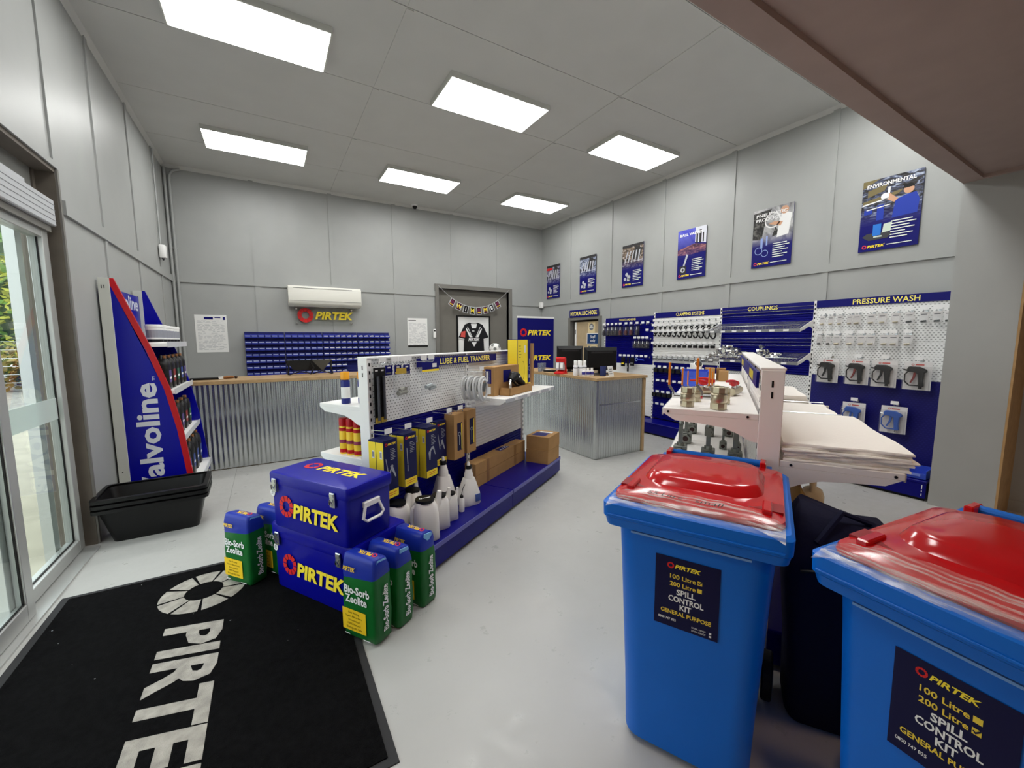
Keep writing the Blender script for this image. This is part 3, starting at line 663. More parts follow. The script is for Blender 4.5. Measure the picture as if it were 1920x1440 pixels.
# ---------------------------------------------------------------- posters on the right wall
def poster(y, title, lab, kind):
    t = thing('wall_poster', lab, 'poster', (XR-0.0135, y, 2.925), 0, 'product posters on the right wall')
    obj('board', MB().box((-0.006, -0.248, -0.378), (0, 0.248, 0.378)), PRNAVY, t)
    R, U = (0, -1, 0), (0, 0, 1)
    def F(o=.0012): return Flat((-0.006, 0, 0), R, U, o)
    P = lambda n, c, r=.5: mat(n, c, r)
    if kind == 'env':
        f = F(); f.rect(-.248, -.1, .248, .378); f.obj('photo_field', photo_mat('photo_workshop', [(14, 14, 16), (52, 50, 48), (84, 92, 120), (170, 180, 200)], 13, -.08, .1, (1, 1, 2.6)), t)
        f = F(.002); f.poly([(-.248, .3), (-.1, .378), (-.248, .378)]); f.poly([(-.2, .27), (-.03, .31), (-.06, .24), (-.2, .2)]); f.poly([(-.24, .16), (.1, .22), (.06, .18), (-.24, .12)]); f.obj('photo_highlights', P('ph_olive', (120, 108, 72)), t)
        f = F(.0025); f.poly([(.04, .12), (.12, .15), (.2, .16), (.23, .08), (.22, -.05), (.02, -.06)]); f.rect(-.11, -.06, -.05, .1); f.rect(-.22, .02, -.15, .07); f.obj('overalls', P('ph_blue', (34, 60, 168)), t)
        f = F(.003); f.poly([(-.07, .19), (-.01, .2), (.06, .13), (.03, .1), (-.03, .14)]); f.disc(.14, .2, .042, 14); f.obj('skin_tone', P('ph_skin', (206, 160, 130)), t)
        f = F(.0034); f.poly([(.09, .215), (.1, .25), (.15, .26), (.185, .235), (.18, .22)]); f.obj('cap', DBLACK, t)
        f = F(.0036); f.disc(-.05, .18, .035, 12); f.rect(-.03, .2, -.01, .27); f.poly([(-.24, .13), (-.02, .16), (-.02, .148), (-.24, .115)]); f.poly([(-.2, .07), (.0, .09), (.0, .08), (-.2, .06)]); f.obj('glove', WPRINT, t)
        f = F(.003); f.poly([(-.22, -.22), (-.18, -.19), (.0, -.19), (.03, -.22), (.0, -.26), (-.16, -.265)]); f.obj('tray', P('ph_tray', (64, 64, 68)), t)
        f = F(.004); f.rect(-.13, -.22, -.06, -.1); f.obj('blue_bin', P('ph_bin', (40, 120, 214)), t)
        f = F(.004); f.poly([(-.05, -.2), (.02, -.19), (.03, -.1), (-.04, -.11)]); f.rect(-.12, -.24, -.05, -.225); f.obj('kit_bag', P('ph_pale', (206, 220, 206)), t)
    elif kind == 'pneu':
        f = F(); f.rect(-.248, -.12, .248, .378); f.obj('photo_field', photo_mat('photo_grey', [(120, 120, 122), (176, 176, 178), (214, 214, 214)], 8, -.1, .06), t)
        f = F(.002); f.poly([(-.248, .0), (-.13, -.02), (-.1, .15), (-.02, .36), (-.248, .34)]); f.poly([(.0, .0), (.1, .02), (.04, .12)]); f.obj('dark_shapes', photo_mat('photo_dark', [(20, 20, 20), (50, 48, 46), (110, 108, 104)], 26, -.3, -.2), t)
        f = F(.0025); f.poly([(.06, -.02), (.2, .0), (.23, .25), (.12, .3), (.08, .16)]); f.obj('white_shirt', WPRINT, t)
        f = F(.003); f.disc(.14, .31, .05, 14); f.poly([(-.05, .17), (.1, .12), (.13, .17), (.02, .19)]); f.obj('skin_tone', P('ph_skin', (196, 140, 106)), t)
        f = F(.003); f.ring(-.0, .21, .1, .085, 6, .02); f.obj('hose_ring', WPRINT, t)
        f = F(.0035); f.rect(-.14, -.13, -.11, .0); f.rect(-.07, -.1, -.05, .02); f.ring(-.16, -.16, .05, .042, 6, .0); f.ring(-.08, -.2, .045, .038, 6, .0); f.obj('fittings_picture', P('ph_sky', (150, 170, 226)), t)
    elif kind == 'ball':
        f = F(); f.rect(-.248, -.05, .06, .378); f.obj('photo_field', photo_mat('photo_violet', [(70, 72, 190), (96, 100, 200), (60, 60, 160)], 4, -.02, .3), t)
        f = F(); f.poly([(.06, .16), (.248, .12), (.248, .378), (.06, .378)]); f.obj('sky_field', P('ph_sky2', (214, 216, 226)), t)
        f = F(.002); f.poly([(-.248, .08), (.05, .14), (.248, .1), (.248, .0), (-.1, -.02), (-.248, .0)]); f.obj('machine', photo_mat('photo_machine', [(60, 36, 60), (120, 74, 90), (190, 130, 120)], 14, -.1, .1, (1, 1, 2)), t)
        f = F(.0025); f.rect(.08, .14, .11, .3); f.rect(.13, .14, .17, .33); f.rect(.19, .14, .21, .28); f.rect(-.2, -.3, -.08, -.18); f.obj('dark_shapes', P('ph_dark', (46, 44, 44)), t)
        f = F(.003); f.poly([(-.14, -.18), (-.11, -.18), (-.05, -.02), (-.08, .0)]); f.ring(-.14, -.24, .04, .02, 6, 0); f.obj('valve_picture', P('ph_silver', (190, 192, 200)), t)
    else:
        c = {'p3': (150, 130, 112), 'p2': (150, 160, 186), 'p1': (150, 146, 172)}[kind]
        f = F(); f.rect(-.248, -.06, .248, .378); f.obj('photo_field', photo_mat('photo_'+kind, [(30, 28, 28), tuple(int(v*.6) for v in c), c, (226, 226, 230)], 15, -.05, .12, (1, 1, 1.8)), t)
        f = F(.002); f.rect(-.248, .33, .248, .378); f.poly([(.0, .12), (.16, .1), (.22, .28), (.06, .34)]); f.poly([(-.2, .1), (-.06, .08), (-.08, .16)]); f.obj('dark_shapes', P('ph_dark', (46, 44, 44)), t)
        f = F(.0025)
        for i in range(5): f.poly([(-.2+i*.08, .06), (-.17+i*.08, .06), (-.1+i*.07, .26), (-.13+i*.07, .26)])
        f.obj('light_shapes', P('ph_silver', (190, 192, 200)), t)
        f = F(.003); f.disc(-.13, -.15, .035, 10); f.disc(-.08, -.2, .04, 10); f.disc(-.17, -.23, .03, 10); f.rect(-.12, -.27, -.06, -.22); f.obj('fittings_picture', P('ph_silver', (190, 192, 200)), t)
        if kind == 'p1': f = F(.003); f.rect(-.248, .27, -.02, .32); f.obj('red_heading', RED, t)
    if title:
        f = F(.005)
        yy = .295 if kind == 'env' else .28
        for i, l in enumerate(title): f.text(l, -.21, yy-i*.06, .038, w=min(.40, .043*len(l)), al='L', bold=.03)
        f.obj('title_lettering', WPRINT, t)
    f = F(.005)
    for i, wd in enumerate((.17, .2, .15, .19, .12, .18, .14)): f.rect(.02, -.1-i*.028, .02+wd, -.09-i*.028)
    f.rect(.0, -.335, .2, -.327); f.obj('list_print', WPRINT, t)
    logo(t, (-0.006, .115, -.33), R, U, .2, mat('pink_red', (226, 60, 92), .5), YEL, .004)
for y, ti, lab, kd in ((1.795, ['ENVIRONMENTAL'], 'ENVIRONMENTAL poster of a man in blue overalls, rightmost on the wall', 'env'),
    (2.985, ['PNEUMATIC', 'PRODUCTS'], 'PNEUMATIC PRODUCTS poster of a worker holding a coiled hose', 'pneu'),
    (4.18, ['BALL VALVES'], 'BALL VALVES poster with a purple field and a single valve', 'ball'),
    (5.385, None, 'poster with a brown machine photo above silver fittings', 'p3'),
    (6.6, None, 'poster with a pale blue vehicle photo, second from the back corner', 'p2'),
    (7.795, None, 'poster with a red heading strip, nearest the back corner', 'p1')):
    poster(y, ti, lab, kd)
hs = thing('department_sign', 'HYDRAULIC HOSE sign above the staff door', 'sign', (XR-0.03, 6.69, 2.14))
obj('board', MB().box((-0.012, -0.455, -0.078), (0, 0.455, 0.078)), PRNAVY, hs)
f = Flat((-0.012, 0, 0), (0, -1, 0), (0, 0, 1)); f.text('HYDRAULIC HOSE', 0, -0.042, 0.085, w=0.84, bold=0.015); f.obj('lettering', YELP, hs)
# ================================================================ wall displays along the right wall
NTH = ('first', 'second', 'third', 'fourth', 'fifth', 'sixth', 'seventh', 'eighth', 'ninth', 'tenth', 'eleventh', 'twelfth', 'thirteenth', 'fourteenth')
PEGW = peg_mat('white_pegboard', (242, 243, 242), (120, 122, 122), 0.032, 0.022, 0.42, 0.3)
PEGB = peg_mat('blue_pegboard', (5, 5, 104), (24, 26, 120), 0.032, 0.022, 0.5, 0.3)
SLOTM = BLACK
def slat_panel(w, z0, z1, y, pitch=0.03, d=0.007):
    pts = [(y+0.012, z0), (y+0.012, z1)]
    n = max(1, int(round((z1-z0)/pitch))); p = (z1-z0)/n
    for k in range(n, 0, -1):
        t = z0+k*p
        pts += [(y, t), (y-d, t-p*.15), (y-d, t-p*.85), (y, t-p)] if k == n else [(y-d, t-p*.15), (y-d, t-p*.85), (y, t-p)]
    return MB().prism(pts[:], 'x', 0.0, w)
def upright(parent, x, y0, y1, z0, z1, th=0.03, side=-1, m=WHITE):
    """slotted post: slots on the face pointing to the customer"""
    u_ = obj('upright', MB().box((x-th/2, y0, z0), (x+th/2, y1, z1)), m, parent, bevel=0.002)
    s = MB(); z = z0+0.06
    while z < z1-0.04: s.box((x-0.006, (y0 if side < 0 else y1)-0.0015, z), (x+0.006, (y0 if side < 0 else y1)+0.0015, z+0.024)); z += 0.055
    obj('slot', s, SLOTM, u_, kind='stuff')
    return u_
XF = XR-0.014        # face the bays stand against
bays = [('sealants', 6.0), ('clamping', 4.8), ('couplings', 3.6), ('pressure', 2.4)]
bay = {}
BW = 1.2
for nm, yl in bays:
    lab = {'sealants': 'SEALANTS & ADHESIVES wall display with blue slatted back', 'clamping': 'CLAMPING SYSTEMS wall display with white slatted back',
           'couplings': 'COUPLINGS wall display with blue back and wire shelves', 'pressure': 'PRESSURE WASH wall display with white pegboard'}[nm]
    t = thing('wall_display', lab, 'display shelving', (XF, yl, 0), -PI/2, 'wall displays along the right wall'); bay[nm] = t
    w = BW-0.03
    upright(t, 0, -0.055, 0, 0, 2.04 if nm != 'sealants' else 1.99)
    if nm == 'pressure': pass
    X0 = 0.015
    def slat(nm_, m, z0, z1, t=t): 
        p = obj(nm_, slat_panel(w, z0, z1, -0.045), m, t, loc=(X0, 0, 0)); return p
    def flat(nm_, m, z0, z1, t=t): return obj(nm_, MB().box((0, -0.048, z0), (w, -0.03, z1)), m, t, loc=(X0, 0, 0))
    if nm == 'sealants': slat('slat_panel', NAVY, 1.14, 1.915); slat('slat_panel', WHITE, 0.22, 1.135)
    if nm == 'clamping': slat('slat_panel', WHITE, 1.19, 1.945); slat('slat_panel', NAVY, 0.22, 1.185)
    if nm == 'couplings': slat('slat_panel', NAVY, 1.13, 1.95); flat('peg_panel', PEGW, 0.22, 1.125)
    if nm == 'pressure': flat('peg_panel', PEGW, 1.55, 1.955); flat('peg_panel', PEGW, 1.15, 1.547); flat('peg_panel', PEGB, 0.22, 1.147)
    zt = {'sealants': (1.905, 1.99), 'clamping': (1.94, 2.03), 'couplings': (1.95, 2.035), 'pressure': (1.955, 2.04)}[nm]
    hd_ = obj('header_board', MB().box((X0, -0.06, zt[0]), (X0+w, -0.03, zt[1])), PRNAVY, t)
    f = Flat((X0+w/2, -0.06, (zt[0]+zt[1])/2), (1, 0, 0), (0, 0, 1))
    tx = {'sealants': ('SEALANTS & ADHESIVES', 0.4, .035, -0.02), 'clamping': ('CLAMPING SYSTEMS', 0.5, .052, 0.08), 'couplings': ('COUPLINGS', 0.39, .05, -0.02), 'pressure': ('PRESSURE WASH', 0.56, .056, 0.05)}[nm]
    f.text(tx[0], tx[3], -tx[2]/2, tx[2], w=tx[1], bold=0.015); f.obj('lettering', YELP, hd_)
    obj('base_deck', MB().box((X0-0.012, -0.40, 0.17), (X0+w+0.012, 0, 0.2)), NAVY, t, bevel=0.004)
    obj('base_front', MB().box((X0-0.012, -0.398, 0.03), (X0+w+0.012, -0.38, 0.17)), NAVY, t)
    obj('kick_strip', MB().box((X0, -0.37, 0), (X0+w, -0.35, 0.05)), DBLACK, t)
sl_ = MB()
e_ = bay['pressure']
obj('upright', MB().box((1.185, -0.055, 0), (1.2, 0, 2.04)), WHITE, e_)
obj('slot_marks', MB().box((1.165, -0.4, 0.05), (1.171, -0.3985, 0.075)).box((1.165, -0.4, 0.09), (1.171, -0.3985, 0.105)).box((1.165, -0.4, 0.12), (1.171, -0.3985, 0.16)), WHITE, e_, kind='stuff')

def bw(nm, x, y, z):
    """bay-local to world"""
    t = bay[nm]; return (t.location.x + y, t.location.y - x, z)
# price hooks
hkm = MB(); hkm.tube([(0, 0, 0.004), (0, -0.05, 0), (0, -0.11, 0.0), (0, -0.118, 0.008)], 0.0028, 5); hkm.box((-0.012, -0.004, -0.012), (0.012, 0, 0.016)); hkm.tube([(0, -0.002, 0.014), (0, -0.1, 0.022)], 0.0018, 4)
hkm = hkm.mesh('wire'); tgm = MB().box((-0.032, -0.105, 0.008), (0.032, -0.1025, 0.044)).mesh('price_tag')
def hook(nm, x, z, lab, L=0.0, grp=None):
    p = bw(nm, x, -0.0525, z)
    h = thing('price_hook', lab, 'hook', p, -PI/2, grp)
    obj('wire', hkm, STEEL, h); obj('price_tag', tgm, WPRINT, h); return h

# --- clamping bay rows
def small_clamp(s):
    m = MB(); m.tube([(s*math.cos(a), 0, -s*1.1+s*math.sin(a)) for a in [i*2*PI/10 for i in range(10)]], 0.008, 6, closed=True); m.box((-0.016, -0.012, -0.014), (0.016, 0.012, 0.008)); return m
def jclip(s):
    m = MB(); m.tube([(s*.45, 0, 0), (s*.5, 0, -s*.6), (s*.3, 0, -s*1.05), (-s*.1, 0, -s*1.1), (-s*.42, 0, -s*.8), (-s*.4, 0, -s*.55)], 0.012, 6); m.box((s*.45-.014, -.02, -.012), (s*.45+.014, .02, .012)); return m
RUB = mat('black_rubber', (24, 24, 26), 0.55)
BANDS = mat('band_steel', (168, 170, 172), 0.35, metal=0.9)
def item(nm, name, me, m, x, y, z, lab, cat, grp, part=None):
    o = obj(name, me, m, loc=bw(nm, x, y, z), rotz=-PI/2); tag(o, lab, cat, grp); return o
row_defs = [(1.875, 11, .08, 1.12, None), (1.80, 12, .06, 1.14, 'small'), (1.70, 12, .06, 1.14, 'j'), (1.50, 12, .06, 1.12, 'blk'), (1.30, 11, .08, 1.1, 'cyl'), (1.10, 9, .1, 1.0, 'dark'), (0.87, 9, .08, .95, None), (0.68, 8, .08, .85, 'dark'), (0.47, 8, .08, .85, None)]
rown = ('top', 'second', 'third', 'fourth', 'fifth', 'sixth', 'seventh', 'eighth', 'lowest')
scm = {}
for r, (z, n, x0, x1, kd) in enumerate(row_defs):
    for i in range(n):
        x = x0+(x1-x0)*i/(n-1)
        hook('clamping', x, z, 'price hook, %s from the left in the %s row of CLAMPING SYSTEMS' % (NTH[i], rown[r]), grp='hooks on the clamping display')
        if kd is None: continue
        lab = '%s, %s from the left in the %s row of CLAMPING SYSTEMS'
        if kd == 'small':
            me = scm.setdefault('s%d' % (i//4), small_clamp(0.016+0.004*(i//4)).mesh('hose_clip')); item('clamping', 'hose_clip', me, RUB, x, -0.1, z-0.016, lab % ('small black clip', NTH[i], rown[r]), 'clip', 'clips on the clamping display')
        if kd == 'j':
            s = 0.04+0.004*i; item('clamping', 'pipe_hanger', jclip(s), RUB, x-s*.3, -0.1, z-0.016, lab % ('black J hanger', NTH[i], rown[r]), 'hanger', 'pipe hangers on the clamping display')
        if kd == 'blk':
            me = scm.setdefault('b%d' % (i//4), MB().box((-0.022-0.004*(i//4), -0.02, -0.05), (0.022+0.004*(i//4), 0.02, -0.008)).mesh('pipe_clamp', bevel=0.008, seg=2, smooth=0.6)); item('clamping', 'pipe_clamp', me, RUB, x, -0.1, z-0.005, lab % ('black pipe clamp', NTH[i], rown[r]), 'clamp', 'pipe clamps on the clamping display')
        if kd == 'cyl':
            me = scm.setdefault('c', MB().cyl((-0.035, -0.01, -0.034), (0.03, 0.005, -0.034), 0.027, n=12).mesh('band_clamp', smooth=0.6)); item('clamping', 'band_clamp', me, BANDS, x, -0.1, z-0.004, lab % ('steel band clamp', NTH[i], rown[r]), 'clamp', 'band clamps on the clamping display')
        if kd == 'dark':
            me = scm.setdefault('d', MB().box((-0.04, -0.03, -0.075), (0.035, 0.02, -0.01)).mesh('packed_clamp', bevel=0.006)); item('clamping', 'packed_clamp', me, RUB, x, -0.09, z, lab % ('black packed clamp', NTH[i], rown[r]), 'clamp', 'packed clamps on the clamping display')

# --- sealants bay
TUBE = mat('sealant_tube', (52, 48, 56), 0.4); MRN = mat('maroon_tube', (86, 40, 44), 0.4)
def seal_pack(m, lab, x, z, h=0.19):
    t = thing('sealant_pack', lab, 'sealant pack', bw('sealants', x, -0.13, z), -PI/2, 'blister packs of sealant')
    obj('card', MB().box((-0.042, 0.0, -h), (0.042, 0.003, 0.0)), DNAVY, t)
    obj('tube', MB().lathe([(0.026, -h+0.015), (0.026, -h*.55), (0.01, -h*.45), (0.008, -h*.42)], 12, (0, -0.026, 0)), m, t, smooth=0.6)
    obj('nozzle', MB().lathe([(0.009, -h*.42), (0.004, -h*.14)], 10, (0, -0.026, 0)), WHITE, t)
    obj('blister', MB().box((-0.036, -0.056, -h+0.006), (0.036, -0.001, -0.03)), BLISTER, t)
px = [0.07, 0.18, 0.285, 0.39, 0.5, 0.64, 0.76, 0.9, 1.03]
for i, x in enumerate(px):
    hook('sealants', x, 1.85, 'price hook, %s from the left in the top row of SEALANTS' % NTH[i], grp='hooks on the sealants display')
    if i < 8: seal_pack(MRN if i in (4, 5, 6) else TUBE, 'sealant blister pack, %s from the left in the top row of SEALANTS' % NTH[i], x, 1.84)
for i, x in enumerate((0.86, 0.95, 1.04, 1.13)):
    hook('sealants', x, 1.59, 'price hook, %s from the left in the second row of SEALANTS' % NTH[i], grp='hooks on the sealants display')
    seal_pack(TUBE, 'short sealant blister pack, %s in the second row of SEALANTS' % NTH[i], x, 1.575, 0.15)
for i, (x, z) in enumerate(((1.14, 1.85), (1.13, 1.72))): hook('sealants', x, z, ('price hook at the right end of the top row of SEALANTS', 'lone price hook below the right end of the top SEALANTS row')[i], grp='hooks on the sealants display')
for i in range(7):
    x = 0.52+0.1*i
    hook('sealants', x, 1.265, 'price hook, %s from the left in the third row of SEALANTS' % NTH[i], grp='hooks on the sealants display')
for i, (x, w_, h_) in enumerate(((0.58, .05, .17), (0.7, .022, .26), (0.8, .05, .15))):
    t = thing('black_tool', ('black gauge tool', 'long black tool', 'black pouch')[i]+' hanging on the white lower part of SEALANTS', 'tool', bw('sealants', x, -0.13, 1.255), -PI/2)
    obj('body', MB().box((-w_, -0.02, -h_), (w_, 0.0, 0)), BLACK, t, bevel=0.008); obj('badge', MB().box((-w_*.6, -0.022, -h_*.75), (w_*.6, -0.02, -h_*.6)), (YEL, GREYPR, GREYPR)[i], t)
t = thing('blue_spanner', 'blue strap spanner hanging at the right of the sealants display', 'spanner', bw('sealants', 0.93, -0.12, 1.255), -PI/2)
obj('loop', MB().tube([(-.05+.028*math.cos(a), 0, -.03+.028*math.sin(a)) for a in [i*2*PI/12 for i in range(12)]], .006, 6, closed=True), mat('pale_blue', (150, 176, 232), .4), t)
obj('handle', MB().tube([(-.02, 0, -.035), (.06, 0, -.03), (.13, 0, -.045)], [.01, .014, .01], 6), mat('mid_blue', (40, 60, 190), .4), t)

# --- couplings bay: two sloping wire shelves
def wire_shelf(zr, lab, gap):
    t = thing('wire_shelf', lab, 'wire shelf', bw('couplings', 0, -0.055, zr), -PI/2, 'wire shelves on the couplings display')
    d, dz = 0.33, -0.1
    P = lambda x, u, h=0: (x, -u*d, dz*u+h)
    g = MB()
    for i in range(29): x = 0.02+1.16*i/28; g.tube([P(x, 0), P(x, 1), P(x, 1, .05)], 0.0022, 4)
    for k in range(9): g.cyl(P(0.01, k/8), P(1.19, k/8), 0.0022, n=4)
    obj('wire_grid', g, STEEL, t, kind='stuff')
    for h in (0.05,): obj('front_wire', MB().cyl(P(0.01, 1, h), P(1.19, 1, h), 0.004, n=6), STEEL, t)
    for h in (0.1, 0.145, 0.19): obj('back_wire', MB().cyl(P(0.01, 0.02, h), P(1.19, 0.02, h), 0.003, n=6), STEEL, t)
    obj('ticket_rail', MB().box((0.0, -d-0.012, dz-0.03), (1.2, -d-0.006, dz+0.004)), BANDS, t)
    for i in range(7): obj('price_ticket', MB().box((0.06+i*.16, -d-0.0145, dz-0.025), (0.12+i*.16, -d-0.012, dz-0.002)), WPRINT, t)
    for x in (0.008, 1.192):
        obj('bracket', MB().prism([(0, 0.02), (0, -0.11), (-0.05, -0.075), (-0.12, -0.07), (-0.2, -0.1), (-d, dz-0.035), (-d, dz+0.0)], 'x', x-0.003, x+0.003), WHITE, t)
    return t
wire_shelf(1.80, 'upper sloping wire shelf under the COUPLINGS header', 1)
wire_shelf(1.40, 'lower sloping wire shelf loaded with steel couplings', 0)
cm = MB(); cm.cyl((-0.035, 0, 0), (0.01, 0, 0), 0.022, n=10); cm.cyl((0.01, 0, 0), (0.035, 0, 0), 0.028, n=6); cm.cyl((-0.05, 0, 0), (-0.035, 0, 0), 0.014, n=8)
cm = cm.mesh('pipe_coupling', smooth=0.5)
CHR = mat('plated_steel', (222, 222, 220), 0.22, metal=1.0)
rnd = random.Random(11); cnt = 0
places = []
LAY = ('bottom', 'middle', 'top')
for lay, (nx, ny, x0, u0) in enumerate(((6, 3, .06, .34), (4, 2, .14, .46), (2, 1, .2, .6))):
    for i in range(nx):
        for j in range(ny): places.append((x0+i*.075, u0+j*.24, .03+.055*lay, '%s layer, %s along, %s row of the left heap' % (LAY[lay], NTH[i], NTH[ny-1-j])))
for lay, (nx, ny, x0, u0) in enumerate(((4, 2, .66, .45), (2, 1, .68, .57), (1, 1, .71, .57))):
    for i in range(nx):
        for j in range(ny): places.append((x0+i*.075, u0+j*.25, .03+.055*lay, '%s layer, %s along, %s row of the right pile' % (LAY[lay], NTH[i], NTH[ny-1-j])))
for k, (x, u_, h, wh) in enumerate(places):
    p = bw('couplings', x, -0.055-u_*0.33, 1.40-0.1*u_+h)
    o = obj('pipe_coupling', cm, CHR, loc=p); o.rotation_euler = (0, 0, rnd.choice((0, PI/2, PI))+rnd.uniform(-.25, .25))
    tag(o, 'plated pipe coupling, '+wh, 'coupling', 'couplings on the lower wire shelf')

# --- pressure wash bay
PKT = mat('pack_card', (226, 224, 224), 0.55)
smallm = {}
def fitting_pack(x, z, lab, w_=.062, h_=.115, dark=False):
    t = thing('fitting_pack', lab, 'fitting pack', bw('pressure', x, -0.13, z), -PI/2, 'small packs on the pressure wash display')
    key = (round(w_, 3), dark)
    if key not in smallm:
        smallm[key] = (MB().box((-w_/2, 0, -h_), (w_/2, .002, 0)).mesh('card'), MB().box((-w_/2+.004, -.022, -h_+.004), (w_/2-.004, -.001, -.035)).mesh('blister'),
                       MB().cyl((-w_*.28, -.011, -h_+.018), (w_*.28, -.011, -h_+.022), .0095, n=8).mesh('fitting'), MB().box((-w_*.35, -.0008, -.03), (w_*.3, 0, -.022)).mesh('print'))
    a, b, c, d = smallm[key]
    obj('card', a, PKT, t); obj('fitting', c, BLACK if dark else BRASS, t); obj('print', d, GREYPR, t); obj('blister', b, BLISTER, t)
for i, y in enumerate((2.286, 2.2, 2.114, 2.02, 1.955, 1.83, 1.735, 1.625, 1.52, 1.41, 1.315, 1.235)):
    x = 2.4-y; hook('pressure', x, 1.86, 'price hook, %s from the left in the top row of PRESSURE WASH' % NTH[i], grp='hooks on the pressure wash display')
    fitting_pack(x, 1.85, 'small fitting pack, %s from the left in the top row of PRESSURE WASH' % NTH[i], .052 if i < 4 else .072, dark=i > 7)
for i, y in enumerate((2.302, 2.21, 2.127, 2.005, 1.9, 1.817, 1.703, 1.627, 1.517)):
    x = 2.4-y; hook('pressure', x, 1.63, 'price hook, %s from the left in the second row of PRESSURE WASH' % NTH[i], grp='hooks on the pressure wash display')
    fitting_pack(x, 1.62, 'fitting pack, %s from the left in the second row of PRESSURE WASH' % NTH[i], .05 if i < 2 else .076, dark=i < 2)
GUNB = mat('gun_black', (22, 22, 24), 0.45); GUNU = mat('gun_blue', (50, 92, 178), 0.4)
def gun_meshes(v=0):
    b = MB().prism([(-.075, -.075), (-.06, -.045), (.02, -.045), (.075, -.075), (.078, -.1), (.06, -.105), (.055, -.19), (.062, -.245), (.02, -.25), (.018, -.2), (.01, -.115), (-.03, -.1), (-.07, -.1)], 'y', -.045, -.012)
    g = MB().tube([(-.06, -.028, -.09), (-.088, -.028, -.13), (-.086, -.028, -.2), (-.05, -.028, -.238), (.03, -.028, -.238)], .007, 6)
    tr = MB().prism([(-.02, -.1), (.0, -.1), (-.01, -.16), (-.035, -.215), (-.045, -.21), (-.025, -.155)], 'y', -.038, -.02)
    nz = MB().cyl((-.1, -.028, -.078), (-.07, -.028, -.086), .008, n=8); nz.cyl((.035, -.028, -.25), (.035, -.028, -.27), .014, n=8)
    return b.mesh('gun_body', bevel=.006, smooth=.6), g.mesh('trigger_guard', smooth=.8), tr.mesh('trigger'), nz.mesh('connector')
GM = gun_meshes()
def gun_pack(x, z, lab, m, hl, red=False):
    hook('pressure', x, z+.012, 'price hook holding the '+hl, grp='hooks on the pressure wash display')
    t = thing('spray_gun_pack', lab, 'spray gun pack', bw('pressure', x, -0.15, z), -PI/2, 'carded wash guns')
    obj('card', MB().box((-.105, 0, -.285), (.105, .004, 0)), PKT, t); obj('gun_body', GM[0], m, t); obj('trigger_guard', GM[1], m, t); obj('trigger', GM[2], mat('trigger_red', (120, 40, 38), .5) if red else m, t); obj('connector', GM[3], STEEL if m is GUNU else BLACK, t)
    f = Flat((0, 0, -.028), (1, 0, 0), (0, 0, 1)); f.ring(-.04, 0, .011, .006, 8, .1); f.rect(-.02, -.006, .045, .006); f.obj('brand_print', mat('pale_red', (196, 90, 86), .5), t)
    obj('blister', MB().box((-.1, -.055, -.28), (.1, -.001, -.045)), BLISTER, t)
for i, (y, z) in enumerate(((2.185, 1.355), (1.905, 1.355), (1.672, 1.35), (1.41, 1.345))):
    gun_pack(2.4-y, z, 'black wash gun on a white card, %s from the left on PRESSURE WASH' % NTH[i], GUNB, '%s black wash gun from the left' % NTH[i], i in (1, 3))
gun_pack(2.4-1.905, .865, 'blue wash gun card partly hidden behind the absorbent pads', GUNU, 'left blue wash gun')
gun_pack(2.4-1.56, .87, 'blue metal wash gun card low on the blue pegboard', GUNU, 'right blue wash gun')
t = thing('parts_tray', 'light blue parts tray on the base by the pier', 'tray', bw('pressure', 1.08, -0.24, .2), -PI/2)
obj('tray', MB().box((-.1, -.12, 0), (.1, .12, .006)).box((-.1, -.12, 0), (-.094, .12, .09)).box((.094, -.12, 0), (.1, .12, .09)).box((-.094, -.12, 0), (.094, -.114, .06)).box((-.094, .114, 0), (.094, .12, .09)), mat('tray_blue', (56, 84, 196), .35), t)
obj('label_lip', MB().box((-.06, -.124, .03), (.06, -.12, .055)), mat('tray_lip', (120, 140, 220), .4), t)
t = thing('black_lance', 'black lance handle lying on the base beside the blue tray', 'lance', bw('pressure', .93, -.33, .2), -PI/2)
obj('grip', MB().cyl((-.1, 0, .022), (.06, 0, .022), .022, n=12), BLACK, t); obj('tip', MB().cyl((.06, 0, .022), (.1, 0, .022), .012, n=10), STEEL, t)
# ================================================================ counters
def corrugated(w, h, pitch, amp):
    n = int(w/pitch)*8; rows_ = []
    mb = MB()
    def fn(u, v): return (u*w, -amp*0.5*(1+math.sin(2*PI*u*w/pitch)), v*h)
    mb.grid(n, 1, fn); return mb
cl = thing('service_counter', 'long corrugated-iron counter with an oak top in front of the back wall', 'counter', (-0.9, 6.0, 0))
for k in range(6):
    obj('corrugated_sheet', corrugated(0.76, 1.04, 0.0508, 0.014), GALV, cl, loc=(k*0.75, -0.002-0.0015*(k % 2), 0.012), smooth=1.2, fix=False)
obj('counter_body', MB().box((0, 0.004, 0), (4.4, 0.55, 1.05)), mat('counter_board', (120, 104, 84), .7), cl)
obj('worktop', MB().box((-0.02, -0.04, 1.055), (4.42, 0.6, 1.1)), OAK, cl, bevel=0.004)
obj('screw_row', [x for x in [MB()]][0].box((0.2, -0.017, .82), (0.206, -0.014, .826)).box((0.9, -0.017, .82), (0.906, -0.014, .826)).box((1.4, -0.017, .83), (1.406, -0.014, .836)), STEEL, cl, kind='stuff')
cr = thing('service_counter', 'corrugated-iron corner counter with oak top and monitors', 'counter', (3.62, 3.92, 0))
L_ = 1.5
for k in range(3): # left face, running away along +Y
    o = obj('corrugated_sheet', corrugated(0.74, 1.04, 0.044, 0.014), GALV, cr, loc=(0.0, (0.75, 1.5, 2.03)[k]-0.01, 0.005), smooth=1.2, fix=False); o.rotation_euler = (0, 0, -PI/2)
